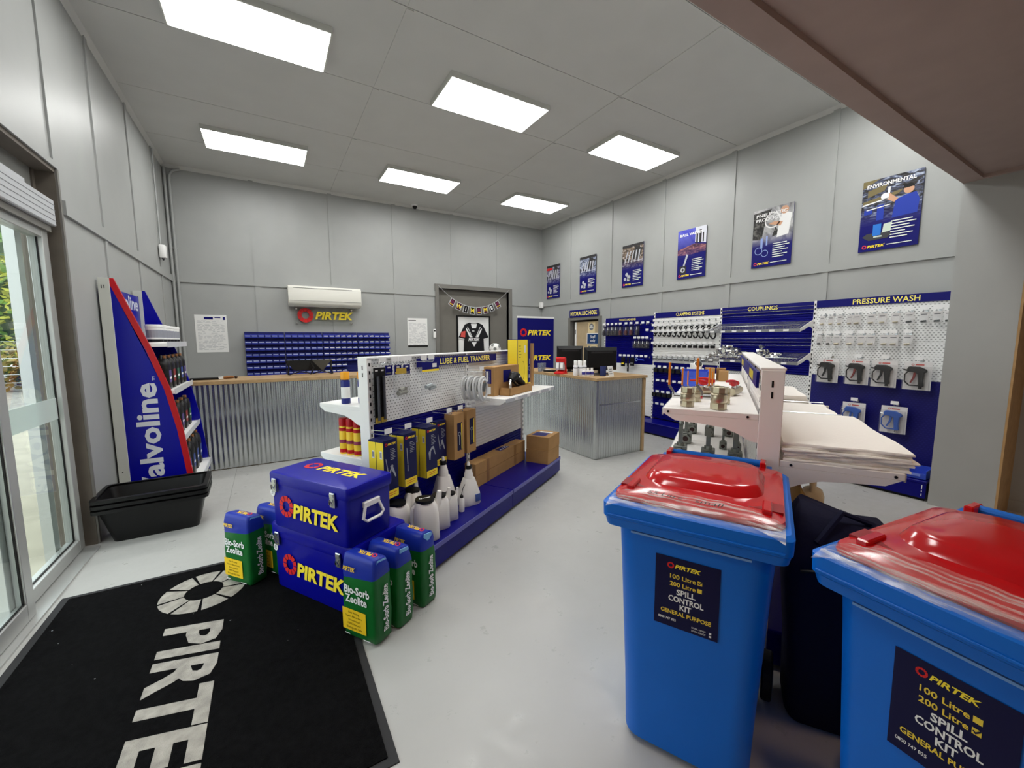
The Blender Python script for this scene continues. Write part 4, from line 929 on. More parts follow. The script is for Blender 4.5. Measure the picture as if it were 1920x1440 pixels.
obj('corrugated_sheet', corrugated(0.83, 1.04, 0.044, 0.014), GALV, cr, loc=(0.03, 0.0, 0.005), smooth=1.2, fix=False)
obj('corner_trim', MB().box((-0.012, -0.012, 0.003), (0.03, 0.03, 1.045)), GALV, cr, bevel=0.006)
obj('counter_body', MB().box((0.004, 0.03, 0), (0.62, 2.03, 1.045)).box((0.62, 0.03, 0), (0.86, 0.06, 1.045)), mat('counter_board', (120, 104, 84)), cr)
obj('end_post', MB().box((0.862, -0.02, 0), (0.905, 0.62, 1.045)), OAK, cr)
obj('worktop', MB().prism([(-0.03, -0.04), (0.915, -0.04), (0.915, 0.62), (0.64, 0.62), (0.64, 2.035), (-0.03, 2.035)], 'z', 1.05, 1.085), OAK, cr)
obj('kick_rail', MB().box((0.06, -0.024, 0.72), (0.8, -0.0165, 0.735)), GALV, cr)
# items on the corner counter
ZC = 1.0855
def monitor(lab, x, y, rz, w, h, z0):
    t = thing('computer_monitor', lab, 'monitor', (x, y+.02, ZC), rz, 'monitors on the corner counter')
    obj('stand_base', MB().box((-.12, -.09, 0), (.12, .09, .012)), BLACK, t, bevel=.004); obj('stand_neck', MB().box((-.03, .0, .012), (.03, .03, z0+.12)), BLACK, t)
    obj('back_shell', MB().loft([[(-w/2, .0, z0), (w/2, .0, z0), (w/2, .0, z0+h), (-w/2, .0, z0+h)], [(-w/2+.03, -.035, z0+.04), (w/2-.03, -.035, z0+.04), (w/2-.03, -.035, z0+h-.05), (-w/2+.03, -.035, z0+h-.05)]]), BLACK, t)
    obj('bezel', MB().box((-w/2, 0, z0), (w/2, .022, z0+h)), BLACK, t, bevel=.003)
    obj('vent_strip', MB().box((-w*.33, -.0375, z0+h-.085), (w*.33, -.035, z0+h-.06)), mat('vent_dark', (40, 40, 42), .5), t)
    obj('screen', MB().box((-w/2+.01, .022, z0+.015), (w/2-.01, .0235, z0+h-.01)), mat('screen_off', (12, 14, 18), .1), t)
monitor('larger black monitor with its back to the shop, nearer the staff door', 4.12, 4.36, math.radians(-14), .52, .33, .055)
monitor('smaller black monitor behind the red card stand', 4.0, 4.92, math.radians(-30), .4, .36, .04)
t = thing('leaflet_stand', 'red wire leaflet stand holding small packs on the corner counter', 'display stand', (3.66, 4.72, ZC), math.radians(-60))
obj('frame', MB().prism([(-.1, 0), (.09, 0), (.1, .015), (.02, .03), (-.02, .06), (-.1, .03)], 'x', -.07, .07).prism([(.05, .02), (.075, .02), (.02, .3), (-.01, .3)], 'x', -.07, .07), RED, t)
obj('header', MB().prism([(.0, .2), (.03, .2), (.03, .34), (-.02, .36), (-.03, .33)], 'x', -.075, .075), RED, t)
for i in range(2):
    obj('pack', MB().prism([(-.06, .09), (.015, .07), (.03, .23), (-.045, .25)], 'x', -.062+.066*i, -.006+.066*i), mat('pack_grey', (176, 166, 170), .5), t); obj('pack_label', MB().prism([(-.063, .12), (-.06, .12), (-.048, .235), (-.051, .235)], 'x', -.055+.066*i, -.013+.066*i), PAPER, t)
t_ = bpy.data.objects['leaflet_stand']; t_.scale = (.95, .95, .68)
WB = mat('white_bottle', (240, 240, 242), .35)
for i, (x, y) in enumerate(((3.63, 4.35), (3.68, 4.42), (3.71, 4.34), (3.75, 4.42), (3.79, 4.35))):
    t = thing('spray_bottle', 'white capped bottle, %s from the red stand on the corner counter' % NTH[i], 'bottle', (x, y, ZC), 0, 'white bottles on the corner counter')
    obj('body', MB().lathe([(.026, 0), (.028, .01), (.028, .13), (.02, .145)], 14), WB, t, smooth=.6); obj('cap', MB().lathe([(.021, .145), (.021, .2), (.018, .205)], 14), WHITE, t, smooth=.6); obj('band', MB().lathe([(.0283, .1), (.0283, .115)], 14, caps=False), GREYPR, t)
for i, (x, y) in enumerate(((3.68, 4.24), (3.74, 4.22), (3.8, 4.21))):
    t = thing('small_bottle', 'short white bottle with a blue label, %s of three on the corner counter' % NTH[i], 'bottle', (x, y, ZC), 0, 'short bottles on the corner counter')
    obj('body', MB().lathe([(.024, 0), (.026, .008), (.026, .07), (.015, .085)], 14), WB, t, smooth=.6); obj('cap', MB().lathe([(.017, .085), (.017, .11)], 12), WHITE, t); obj('label_band', MB().lathe([(.0264, .02), (.0264, .055)], 14, caps=False), mat('label_blue', (60, 60, 150), .5), t)
t = thing('stubby_holder', 'dark blue drink holder on the corner counter', 'drink holder', (3.93, 4.13, ZC)); obj('body', MB().lathe([(.04, 0), (.042, .01), (.042, .12), (.036, .13), (.036, .02), (.001, .02)], 18), mat('holder_blue', (36, 46, 96), .6), t, smooth=.6); obj('rim', MB().lathe([(.0385, .128), (.042, .124), (.042, .13)], 18, caps=False), mat('holder_rim', (56, 66, 120), .5), t)
t = thing('card_holder', 'white price card on a stand at the counter corner', 'price card', (3.93, 4.0, ZC), math.radians(10)); obj('card', MB().prism([(-.03, 0), (.0, .14), (.004, .14), (-.026, 0)], 'x', -.055, .055), PAPER, t); obj('foot', MB().box((-.055, -.03, 0), (.055, .04, .004)), PAPER, t)
f = Flat((0, -.016, .075), (1, 0, 0), (0, .2, 1)); f.rect(-.04, .02, .03, .03); f.rect(-.04, -.01, .02, 0); f.rect(-.04, -.04, .025, -.03); f.obj('print', GREYPR, t)
t = thing('card_terminal', 'black card terminal lying on the corner counter', 'card terminal', (3.75, 5.12, ZC), .5); obj('body', MB().box((-.05, -.09, 0), (.05, .09, .03)), BLACK, t, bevel=.008); obj('receipt', MB().box((-.035, -.02, .031), (.035, .07, .033)), PAPER, t)
for i, (x, y) in enumerate(((3.66, 5.25), (3.76, 5.3))):
    t = thing('drinking_glass', ('left', 'right')[i]+' of two clear tumblers in front of the banner', 'glass', (x, y, ZC), 0, 'tumblers on the corner counter'); obj('body', MB().lathe([(.032, 0), (.04, .13), (.038, .13), (.03, .006)], 16), clear_mat('tumbler', (228, 234, 244), .3, .03, haze=.08), t, smooth=.8)
    obj('foot', MB().lathe([(.032, .0), (.032, .008)], 16), clear_mat('tumbler', ()), t)
t = thing('keyboard', 'flat keyboard in front of the larger monitor', 'keyboard', (3.92, 4.235, ZC), math.radians(-14)); obj('body', MB().box((-.06, -.03, 0), (.2, .06, .014)), mat('kb_grey', (120, 112, 104), .5), t); obj('keys', MB().box((-.05, -.022, .014), (.19, .052, .018)), BLACK, t)
# items on the long counter
t = thing('fire_pit_grill', 'black flat-pack steel fire pit grill standing on the long counter', 'grill', (0.48, 6.35, 1.1005), math.radians(-3))
IRON = mat('black_iron', (20, 20, 21), .5)
top = [(-.29, .2)]
for i in range(9): x = -.26+.03*i; top += [(x, .2), (x+.006, .185), (x+.02, .185), (x+.026, .2)]
obj('front_plate', MB().prism([(-.29, .205)]+[p for i in range(9) for p in ((-.27+.03*i, .205), (-.262+.03*i, .185), (-.25+.03*i, .205))]+[(.03, .205), (-.02, .08), (-.16, .06), (-.2, .08)], 'y', -.01, .0), IRON, t)
obj('end_plate', MB().prism([(.02, .21), (.3, .21), (.29, .2), (.17, .05), (.04, .2)], 'y', -.012, .0), mat('iron_edge', (70, 68, 62), .5), t)
obj('end_web', MB().prism([(.05, .195), (.285, .195), (.17, .06)], 'y', -.008, .004), IRON, t)
for i, (a, b, c) in enumerate((((-.28, .2), (-.25, .12), (-.26, 0)), ((.29, .2), (.28, .1), (.3, 0)), ((.02, .2), (.06, .1), (.02, 0)))):
    obj('leg', MB().tube([(a[0], 0, a[1]), (b[0], 0, b[1]), (c[0], 0, c[1]+.006)], .011, 6), IRON, t)
obj('cross_bar', MB().tube([(-.25, .0, .008), (-.12, 0, .045), (-.02, 0, .03), (.02, 0, .008)], .008, 6), IRON, t); obj('cross_bar', MB().tube([(.04, 0, .01), (.16, 0, .05), (.29, 0, .01)], .008, 6), IRON, t)
obj('rear_plate', MB().prism([(-.28, .2), (.27, .2), (.18, .05), (-.16, .05)], 'y', .16, .17), IRON, t)
t = thing('sheathed_tool', 'long black sheathed tool with a brown handle lying on the long counter', 'tool', (-0.6, 6.2, 1.1005))
obj('sheath', MB().box((-.24, -.03, 0), (.06, .03, .028)), BLACK, t, bevel=.008); obj('tag', MB().box((.05, -.028, .005), (.1, .028, .032)), PAPER, t); obj('handle', MB().tube([(.1, 0, .02), (.18, 0, .024), (.21, 0, .022)], [.016, .019, .014], 8), mat('brown_wood', (140, 92, 50), .5), t, smooth=.8); obj('butt', MB().sphere((.23, 0, .02), .019, 8, 6), mat('dark_wood', (60, 40, 28), .5), t)
t = thing('ball_trophy', 'white patterned ball on a slim stand behind the LUBE & FUEL display', 'trophy', (3.38, 6.22, 1.1005))
obj('stand', MB().lathe([(.07, 0), (.07, .02), (.02, .04), (.02, .19), (.05, .22)], 14), BLACK, t, smooth=.6); obj('ball', MB().sphere((0, 0, .32), .105, 18, 12), mat('ball_white', (228, 228, 226), .4), t, smooth=1)
f = MB()
for k in range(14):
    a = k*2.4; zz = -.85+1.7*(k+.5)/14; rr = math.sqrt(1-zz*zz); c = Vector((rr*math.cos(a), rr*math.sin(a), zz)); a1 = c.orthogonal().normalized(); b1 = c.cross(a1)
    f.add([tuple(Vector((0, 0, .32))+(c*.1065+a1*.03*math.cos(i*PI/3)+b1*.03*math.sin(i*PI/3))) for i in range(6)], [tuple(range(6))])
obj('patch', f, mat('patch_grey', (120, 122, 120), .5), t, kind='stuff')

# ================================================================ gondola 1: LUBE & FUEL TRANSFER
ANG = math.radians(31.45); UX, UY = math.cos(ANG), math.sin(ANG)
def g1(s, w, z=0): s += 0.0; return (0.635+UX*s-UY*w, 2.921+UY*s+UX*w, z)
def g2(s, w, z=0): return (1.95+UX*s-UY*w, 0.96+UY*s+UX*w, z)
def gondola(name, lab, org, L, zt, m, base_h=0.2, dn=0.53, df=0.53):
    t = thing('gondola_shelving', lab, 'shelving', org, ANG, 'shop gondolas')
    for x in (0.02, L/2, L-0.02):
        u_ = obj('upright', MB().box((x-.02, -.045, 0), (x+.02, .045, zt-.012)), m, t, bevel=.002)
        sm = MB(); z = .3
        while z < zt-.06: sm.box((x-.006, -.0465, z), (x+.006, -.0435, z+.024)).box((x-.006, .0435, z), (x+.006, .0465, z+.024)); z += .055
        for z in (zt-.09, zt-.14): sm.box((x-.0215, -.004, z), (x-.0185, .004, z+.03))
        obj('slot', sm, SLOTM, u_, kind='stuff')
    for k in range(2): obj('top_cap', MB().box((k*L/2+.002, -.05, zt-.014), ((k+1)*L/2-.002, .05, zt)), m, t, bevel=.003)
    return t
LG = 2.45
org1 = g1(-0.07, 0.05)
gd1 = gondola('g', 'white double-sided gondola with navy base and LUBE & FUEL TRANSFER header', org1, LG, 1.465, WHITE)
def bases(t, L, dn, df, hb, m):
    for k in range(2):
        for s, d in ((-1, dn), (1, df)):
            obj('base_deck', MB().box((k*L/2+.003, s*.045, hb-.03), ((k+1)*L/2-.003, s*d, hb)), m, t, bevel=.004)
            obj('base_front', MB().box((k*L/2+.003, s*(d-.004), .03), ((k+1)*L/2-.003, s*(d-.02), hb-.03)), m, t)
            obj('kick_strip', MB().box((k*L/2+.01, s*(d-.05), 0), ((k+1)*L/2-.01, s*(d-.065), hb-.03)), DBLACK, t)
    for s, d in ((-1, dn), (1, df)): obj('base_end', MB().box((0.0, s*.045, 0.03), (.003, s*(d-.02), hb-.01)), m, t); obj('base_end', MB().box((L-.003, s*.045, 0.03), (L, s*(d-.02), hb-.01)), m, t)
bases(gd1, LG, .53, .40, .2, NAVY)
for k in range(2):
    obj('deck_ticket_strip', MB().box((k*LG/2+.01, -.536, .165), ((k+1)*LG/2-.01, -.5305, .198)), mat('clear_ticket', (96, 96, 170), .2), gd1)
# panels (both faces)
h_ = LG/2
obj('peg_panel', MB().box((0.043, -.03, .985), (h_-.022, -.012, 1.45)), PEGW, gd1)
obj('lower_panel', slat_panel(h_-.065, .2, .98, -.02), NAVY, gd1, loc=(0.043, 0, 0))
obj('slat_panel', slat_panel(h_-.065, .5, 1.45, -.02), WHITE, gd1, loc=(h_+.022, 0, 0))
obj('lower_panel', slat_panel(h_-.065, .2, .495, -.02), NAVY, gd1, loc=(h_+.022, 0, 0))
for k in range(2): obj('rear_panel', MB().box((k*h_+.022, .012, .2), ((k+1)*h_-.022, .03, 1.45)), PEGW, gd1)
hb = obj('header_board', MB().box((.50, -.062, 1.365), (1.745, -.05, 1.437)), PRNAVY, gd1)
f = Flat((1.2, -.062, 1.4), (1, 0, 0), (0, 0, 1)); f.text('LUBE & FUEL TRANSFER', .0, -.024, .05, w=.83, bold=.015); f.obj('lettering', YELP, hb)
def shelf(t, x0, x1, y0, y1, z, m, th=.03, brk=True, lip=True):
    """shelf board with two cantilever brackets; y0 at the panel, y1 the front"""
    sgn = 1 if y1 > y0 else -1
    s_ = obj('shelf', MB().box((x0, y0, z-th), (x1, y1, z)), m, t, bevel=.003)
    if lip: obj('ticket_rail', MB().box((x0+.01, y1, z-.038), (x1-.01, y1+sgn*.006, z-.004)), mat('rail_grey', (186, 188, 194), .4), s_)
    if brk:
        d = y1-y0
        for x in (x0-.001, x1-.003):
            pts = [(y0, z-th), (y0+d*.98, z-th), (y0+d*.86, z-th-.03), (y0+d*.6, z-th-.036), (y0+d*.36, z-th-.046), (y0+d*.2, z-th-.07), (y0+d*.07, z-th-.1), (y0, z-th-.105)]
            obj('shelf_bracket', MB().prism(pts, 'x', x, x+.004), m, s_)
    return s_
for k in range(2):
    x0, x1 = k*h_+.004, (k+1)*h_-.004
    shelf(gd1, x0, x1, .046, .47, 1.115, WHITE); shelf(gd1, x0, x1, .046, .49, .735, WHITE)
sh_r = shelf(gd1, h_+.01, LG-.01, -.046, -.45, 1.04, WHITE)
for i in range(4): obj('price_ticket', MB().box((h_+.18+i*.28, -.459, 1.006), (h_+.25+i*.28, -.457, 1.034)), WPRINT, sh_r)

# cans on the rear side shelves
def spray_can(lab, p, body, cap, r=.033, h=.19, band=None):
    t = thing('spray_can', lab, 'spray can', p, ANG, 'spray cans on the gondola')
    obj('body', MB().lathe([(r*.95, 0), (r, .006), (r, h), (r*.8, h+.012)], 16), body, t, smooth=.6); obj('cap', MB().lathe([(r*.82, h+.012), (r*.98, h+.014), (r*.98, h+.062), (r*.9, h+.07)], 16), cap, t, smooth=.6)
    if band: obj('label_panel', MB().lathe([(r*1.01, h*band[0]), (r*1.01, h*band[1])], 16, caps=False), band[2], t)
    return t
BL = mat('can_blue', (36, 44, 120), .35); OR = mat('can_orange', (240, 168, 40), .4); RC = mat('can_red', (186, 28, 34), .35); YC = mat('can_yellow', (244, 206, 60), .4)
for i, s in enumerate((0.0, 0.075)):
    spray_can(('blue spray can with an orange cap on the upper rear shelf', 'second blue can with an orange cap behind the gondola upright')[i], g1(s, .31-.09*i, 1.1155), BL, OR, .032, .165, (.25, .75, PAPER))
for i, w in enumerate((.345, .27, .195)):
    for j in range(2):
        t = spray_can('red-capped yellow spray can, %s from the shelf edge, %s row of the lower rear shelf' % (NTH[i], ('front', 'back')[j]), g1(-.005+.085*j, w, .7355), YC, RC, .032, .2, (.06, .2, RC))
        obj('red_shoulder', MB().lathe([(.0324, .175), (.0324, .2)], 16, caps=False), RC, t); obj('picture_band', MB().lathe([(.0324, .085), (.0324, .11)], 16, caps=False), mat('magenta_print', (150, 60, 90), .5), t)

# blister goods on the pegboard
def g1l(s, w): return (s+.07, w-.05)
def peg_hook(s, z, lab, L=.16):
    t = thing('price_hook', lab, 'hook', g1(s, .05-.03-.0, z), ANG, 'hooks on the LUBE & FUEL pegboard')
    obj('wire', MB().tube([(0, 0, 0), (0, -L, 0), (0, -L-.008, .01)], .003, 5), STEEL, t); obj('top_wire', MB().tube([(0, 0, .02), (0, -L*.9, .03)], .002, 4), STEEL, t); obj('price_tag', MB().box((-.034, -L*.9-.003, .014), (.034, -L*.9, .05)), WPRINT, t)
GP = ((-.02, .10), (.07, .10), (.13, .10), (.2, .10), (.37, .12), (.44, .12))
for i, (s, L) in enumerate(((-.0, .10), (.1, .12), (.17, .12), (.24, .12), (.37, .16), (.46, .16))):
    peg_hook(s, 1.415, 'price hook, %s from the near upright along the LUBE & FUEL pegboard' % NTH[i], L)
for i, s in enumerate((-.02, .035)):
    t = thing('long_blister_pack', ('black grease hose pack nearest the gondola upright', 'second black grease hose pack beside the upright')[i], 'hose pack', g1(s, -.03, 1.0), ANG, 'grease hose packs')
    obj('card', MB().box((-.026, 0, 0), (.026, .003, .39)), BLACK, t); obj('hose', MB().cyl((0, -.012, .02), (0, -.012, .33), .009, n=8), mat('hose_grey', (70, 72, 78), .4), t); obj('foot_label', MB().box((-.025, -.0022, .002), (.025, -.001, .04)), mat('gold_print', (190, 160, 60), .5), t); obj('hang_slot', MB().box((-.012, -.0015, .365), (.012, 0, .375)), WPRINT, t)
for i, (s, dpt) in enumerate(((.1, .05), (.17, .07), (.24, .08))):
    t = thing('blister_pack', 'navy header card pack, %s from the near end of the pegboard' % NTH[i], 'blister pack', g1(s, -.03-.02*i, 1.20), ANG, 'navy header packs')
    obj('header_card', MB().box((-.035, 0, .13), (.035, .003, .2)), PRNAVY, t); obj('hang_slot', MB().box((-.014, -.0015, .18), (.014, 0, .19)), WPRINT, t)
    obj('print', MB().box((-.028, -.0014, .14), (.02, 0, .15)), (GREYPR, YEL, GREYPR)[i], t)
t = thing('fitting_bag', 'clear bag of grey steel fittings hanging on the pegboard', 'fitting bag', g1(.15, -.1, 1.17), ANG)
obj('bag', MB().box((-.065, -.02, 0), (.065, .02, .17)), FILM, t); obj('fittings', MB().cyl((-.04, 0, .03), (.04, 0, .035), .018, n=8).cyl((-.02, 0, .05), (.02, 0, .06), .015, n=8).cyl((.03, 0, .02), (.04, 0, .07), .014, n=8), mat('dull_steel', (150, 150, 140), .4, metal=.7), t, kind='stuff'); obj('header_card', MB().box((-.05, -.002, .17), (.05, .002, .21)), mat('gold_print', (190, 160, 60)), t)
t = thing('fitting_bag', 'large clear bag of greyish fittings under a navy and yellow header', 'fitting bag', g1(.43, -.14, 1.17), ANG)
obj('bag', MB().box((-.1, -.02, 0), (.1, .02, .17)), FILM, t); obj('fittings', MB().cyl((-.06, 0, .05), (.0, 0, .06), .017, n=8).cyl((.0, 0, .06), (.05, 0, .045), .015, n=8).cyl((-.02, 0, .035), (.03, 0, .04), .014, n=8), mat('pale_steel', (170, 180, 182), .4, metal=.5), t, kind='stuff')
obj('header_card', MB().box((-.1, -.002, .185), (.1, .002, .24)), PRNAVY, t); obj('yellow_strip', MB().box((-.1, -.0025, .17), (.1, .0025, .185)), YEL, t); obj('price_label', MB().box((.02, -.004, .2), (.07, -.002, .23)), WPRINT, t)
# coiled clear hoses in bags
HOSE = mat('milky_hose', (226, 228, 228), .3)
for i in range(4):
    s = .95+.055*i
    t = thing('coiled_hose', 'coil of white hose in a clear bag, %s along the hook' % NTH[i], 'coiled hose', g1(.97+.0*i, -.1-.06*i, 1.15), ANG, 'bagged hose coils')
    R_ = .105
    obj('coil', MB().tube([(R_*.62*math.cos(a), .004*math.sin(3*a), R_*math.sin(a)) for a in [k*2*PI/22 for k in range(22)]], .011, 7, closed=True), HOSE, t, smooth=1)
    obj('inner_coil', MB().tube([(R_*.46*math.cos(a), -.012, R_*.8*math.sin(a)) for a in [k*2*PI/20 for k in range(20)]], .009, 6, closed=True), HOSE, t, smooth=1)
    obj('fitting', MB().cyl((-.01, 0, -.02), (.02, 0, .05), .022, n=8), mat('hose_fitting', (84, 88, 88), .5), t); obj('bag', MB().box((-.085, -.02, -.125), (.085, .02, .15)), BLISTER, t)
peg_hook(.97, 1.30, 'wire hook carrying the bagged hose coils', .32)

# boxed grease guns hanging in a row
def gun_box(lab, s, w, z0, z1, wd=.13, th=.066, art=0):
    t = thing('grease_gun_box', lab, 'product box', g1(s, w, z0), ANG, 'boxed grease guns')
    h = z1-z0
    b = obj('carton', MB().box((0, 0, 0), (wd, th, h)), mat('carton_navy', (18, 22, 74), .4, spec=.25), t)
    f = Flat((0, th/2, h/2), (0, -1, 0), (0, 0, 1)); f.rect(-th/2+.001, -h/2+.001, th/2-.001, h/2-.012); f.obj('yellow_side', YEL if art < 9 else YEL, t)
    f = Flat((0, th/2, h/2), (0, -1, 0), (0, 0, 1), .0025); f.rect(-.0, h*.2, .022, h*.33); f.obj('barcode_label', WPRINT, t)
    f = Flat((0, th/2, h/2), (0, -1, 0), (0, 0, 1), .003); [f.rect(.003+.004*i, h*.22, .005+.004*i, h*.31) for i in range(4)]; f.obj('barcode', DBLACK, t)
    f = Flat((wd/2, 0, h/2), (1, 0, 0), (0, 0, 1)); f.rect(-wd/2+.001, -h/2+.001, wd/2-.001, -h/2+.055); f.obj('yellow_foot', YEL, t)
    f = Flat((wd/2, 0, h/2), (1, 0, 0), (0, 0, 1), .002); f.rect(-.045, -h/2+.035, .045, -h/2+.039); f.rect(-.045, -h/2+.02, .03, -h/2+.024); f.obj('foot_print', RED, t)
    f = Flat((wd/2, 0, h/2), (1, 0, 0), (0, 0, 1), .002)
    for i in range(7): f.rect(-.005, h/2-.07-.012*i, .03+.02*((i*7) % 3)/2, h/2-.066-.012*i)
    if art == 0: f.poly([(-.03, -.05), (-.02, -.05), (-.045, .08), (-.05, .08)]); f.poly([(-.01, .02), (.01, .03), (.045, -.06), (.035, -.065)]); f.poly([(-.02, -.02), (.01, .03), (.02, .02), (-.01, -.03)])
    if art == 1: f.poly([(-.04, .09), (-.034, .09), (-.028, -.03), (-.036, -.03)]); f.rect(-.036, -.08, -.028, -.035)
    if art == 2: f.poly([(-.04, .0), (.0, .04), (.025, .04), (.045, -.03), (.038, -.03), (.015, .02), (-.01, .01), (-.02, -.06), (-.03, -.06)])
    f.obj('picture_print', mat('silver_print', (168, 172, 178), .4), t)
    logo(t, (wd/2, 0, h/2-.035+h*.0), (1, 0, 0), (0, 0, 1), wd*.8, RED, YEL, .003) if False else None
    logo(t, (wd/2, 0, h-.03), (1, 0, 0), (0, 0, 1), wd*.8, RED, YEL, .003)
    return t
def pair(s, zt, zb, art, nm):
    gun_box('navy and yellow grease gun box, front one on the %s hook' % nm, s, -.175, zb, zt, art=art)
    gun_box('navy and yellow grease gun box, rear one on the %s hook' % nm, s, -.105, zb, zt, art=art)
pair(-.125, .91, .50, 0, 'first'); pair(.07, .915, .53, 1, 'second'); pair(.31, .915, .52, 2, 'third')
gun_box('thin navy grease gun box close to the panel beside the kraft boxes', .565, -.075, .53, .905, art=0)
def window_box(lab, s, w, z0, z1, yel):
    t = thing('window_box', lab, 'product box', g1(s, w, z0), ANG, 'kraft window boxes'); h = z1-z0; wd = .15
    obj('carton', MB().box((0, 0, 0), (wd, .1, h)), KRAFT, t)
    f = Flat((wd/2, 0, h/2), (1, 0, 0), (0, 0, 1)); f.rect(-.03, -h*.32, .045, h*.3); f.obj('window', DNAVY, t)
    f = Flat((wd/2, 0, h/2), (1, 0, 0), (0, 0, 1), .002); f.rect(.03, -h*.3, .042, h*.28); f.obj('yellow_edge', YEL, t)
    f = Flat((wd/2, 0, h/2), (1, 0, 0), (0, 0, 1), .0025); f.ring(.0, .02, .018, .012, 8, 0); f.rect(-.004, -.08, .004, 0); f.obj('tool_picture', mat('silver_print', ()), t)
window_box('kraft window box with a blue picture, nearer the navy boxes', .715, -.145, .55, .945, True)
window_box('kraft window box farther along the row of hanging boxes', .915, -.14, .56, .95, False)
for i, s in enumerate((-.06, .135, .375, .63, .79, .99)):
    peg_hook(s, .935 if i < 3 else .97, 'price hook, %s over the hanging boxes' % NTH[i], .2)

# on the right-hand shelf
zS = 1.0405
t = thing('carton', 'kraft carton with a navy end label on the right shelf', 'carton', g1(1.27, -.22, zS), ANG)
obj('box', MB().box((0, 0, 0), (.52, .13, .28)), KRAFT, t)
f = Flat((.0, .065, .14), (0, -1, 0), (0, 0, 1)); f.rect(-.03, -.02, .035, .12); f.obj('end_label', PRNAVY, t); f = Flat((.0, .065, .14), (0, -1, 0), (0, 0, 1), .002); f.rect(-.02, .0, -.0, .1); f.rect(-.03, -.12, .03, -.05); f.obj('end_print', PAPER, t)
f = Flat((.26, 0, .14), (1, 0, 0), (0, 0, 1)); f.rect(-.08, -.02, .08, .1); f.obj('front_label', PRNAVY, t)
t = thing('open_carton_tray', 'low open kraft tray in front of the carton on the right shelf', 'tray', g1(1.36, -.345, zS), ANG)
obj('tray', MB().box((0, 0, 0), (.5, .115, .006)).box((0, 0, 0), (.5, .006, .075)).box((0, .109, 0), (.5, .115, .075)).box((0, 0, 0), (.006, .115, .075)).box((.494, 0, 0), (.5, .115, .075)), KRAFT, t); obj('lining', MB().box((.006, .006, .006), (.494, .109, .05)), KRAFTD, t)
t = thing('fuel_nozzle', 'black fuel nozzle with a silver spout resting in the kraft tray', 'fuel nozzle', g1(1.4, -.29, 1.0915), ANG)
obj('spout', MB().tube([(.03, -.03, -.03), (.03, -.02, .03), (.05, -.005, .08), (.1, .0, .1)], .016, 10), CHR, t, smooth=1); obj('body', MB().tube([(.08, 0, .09), (.14, 0, .13), (.2, 0, .12), (.3, .01, .06), (.4, .02, .03)], [.03, .05, .045, .035, .025], 10), RUB, t, smooth=1)
obj('lever', MB().tube([(.14, 0, .07), (.2, 0, .03), (.3, 0, .012), (.38, 0, .02)], .011, 8), RUB, t, smooth=1); obj('swivel', MB().sphere((.13, 0, .14), .032, 10, 8), BLACK, t); obj('badge', MB().box((.17, -.05, .11), (.2, -.045, .13)), WPRINT, t)
t = thing('tall_product_box', 'tall yellow and navy pump box standing on the right shelf', 'product box', g1(1.80, -.205, zS), ANG)
obj('carton', MB().box((0, 0, 0), (.245, .12, .545)), PRNAVY, t)
f = Flat((0, .06, .27), (0, -1, 0), (0, 0, 1)); f.rect(-.058, -.27, .058, .27); f.obj('yellow_side', YEL, t)
f = Flat((.1225, 0, .27), (1, 0, 0), (0, 0, 1)); f.rect(-.121, -.27, .121, .27); f.obj('yellow_front', YEL, t)
f = Flat((.1225, 0, .27), (1, 0, 0), (0, 0, 1), .002); f.rect(.035, .13, .07, .21); f.obj('barcode_label', PAPER, t)
f = Flat((.1225, 0, .27), (1, 0, 0), (0, 0, 1), .002)
for j in range(3): f.poly([(.0+.04*math.cos(a)*k_, -.06-.05*j*.0+.1*math.sin(a)*k_) for k_, rg_ in ((1, range(9)), (.93, range(8, -1, -1))) for a in [(-.5+i/8)*PI for i in rg_]]) if j == 0 else None
for i in range(5): f.rect(-.1, .08+.03*i, -.05+.01*(i % 2), .085+.03*i)
f.obj('line_print', mat('brown_print', (96, 78, 30), .6), t)
t = thing('tall_product_box', 'navy sided pump box behind the yellow one on the right shelf', 'product box', g1(2.07, -.2, zS), ANG)
obj('carton', MB().box((0, 0, 0), (.06, .13, .54)), PRNAVY, t); f = Flat((.03, 0, .27), (1, 0, 0), (0, 0, 1)); f.ring(0, -.05, .026, .02, 8, 0); f.rect(-.006, .0, .006, .06); f.rect(-.02, -.16, .01, -.12); f.obj('picture_print', mat('silver_print', ()), t); f = Flat((.03, 0, .27), (1, 0, 0), (0, 0, 1)); f.rect(-.029, -.27, .029, -.21); f.obj('yellow_foot', YEL, t)
t = thing('carton', 'narrow kraft carton at the far end of the right shelf', 'carton', g1(2.15, -.17, zS), ANG); obj('box', MB().box((0, 0, 0), (.14, .13, .5)), KRAFT, t); obj('tape', MB().box((.05, -.001, .0), (.09, .131, .501)), KRAFTD, t)

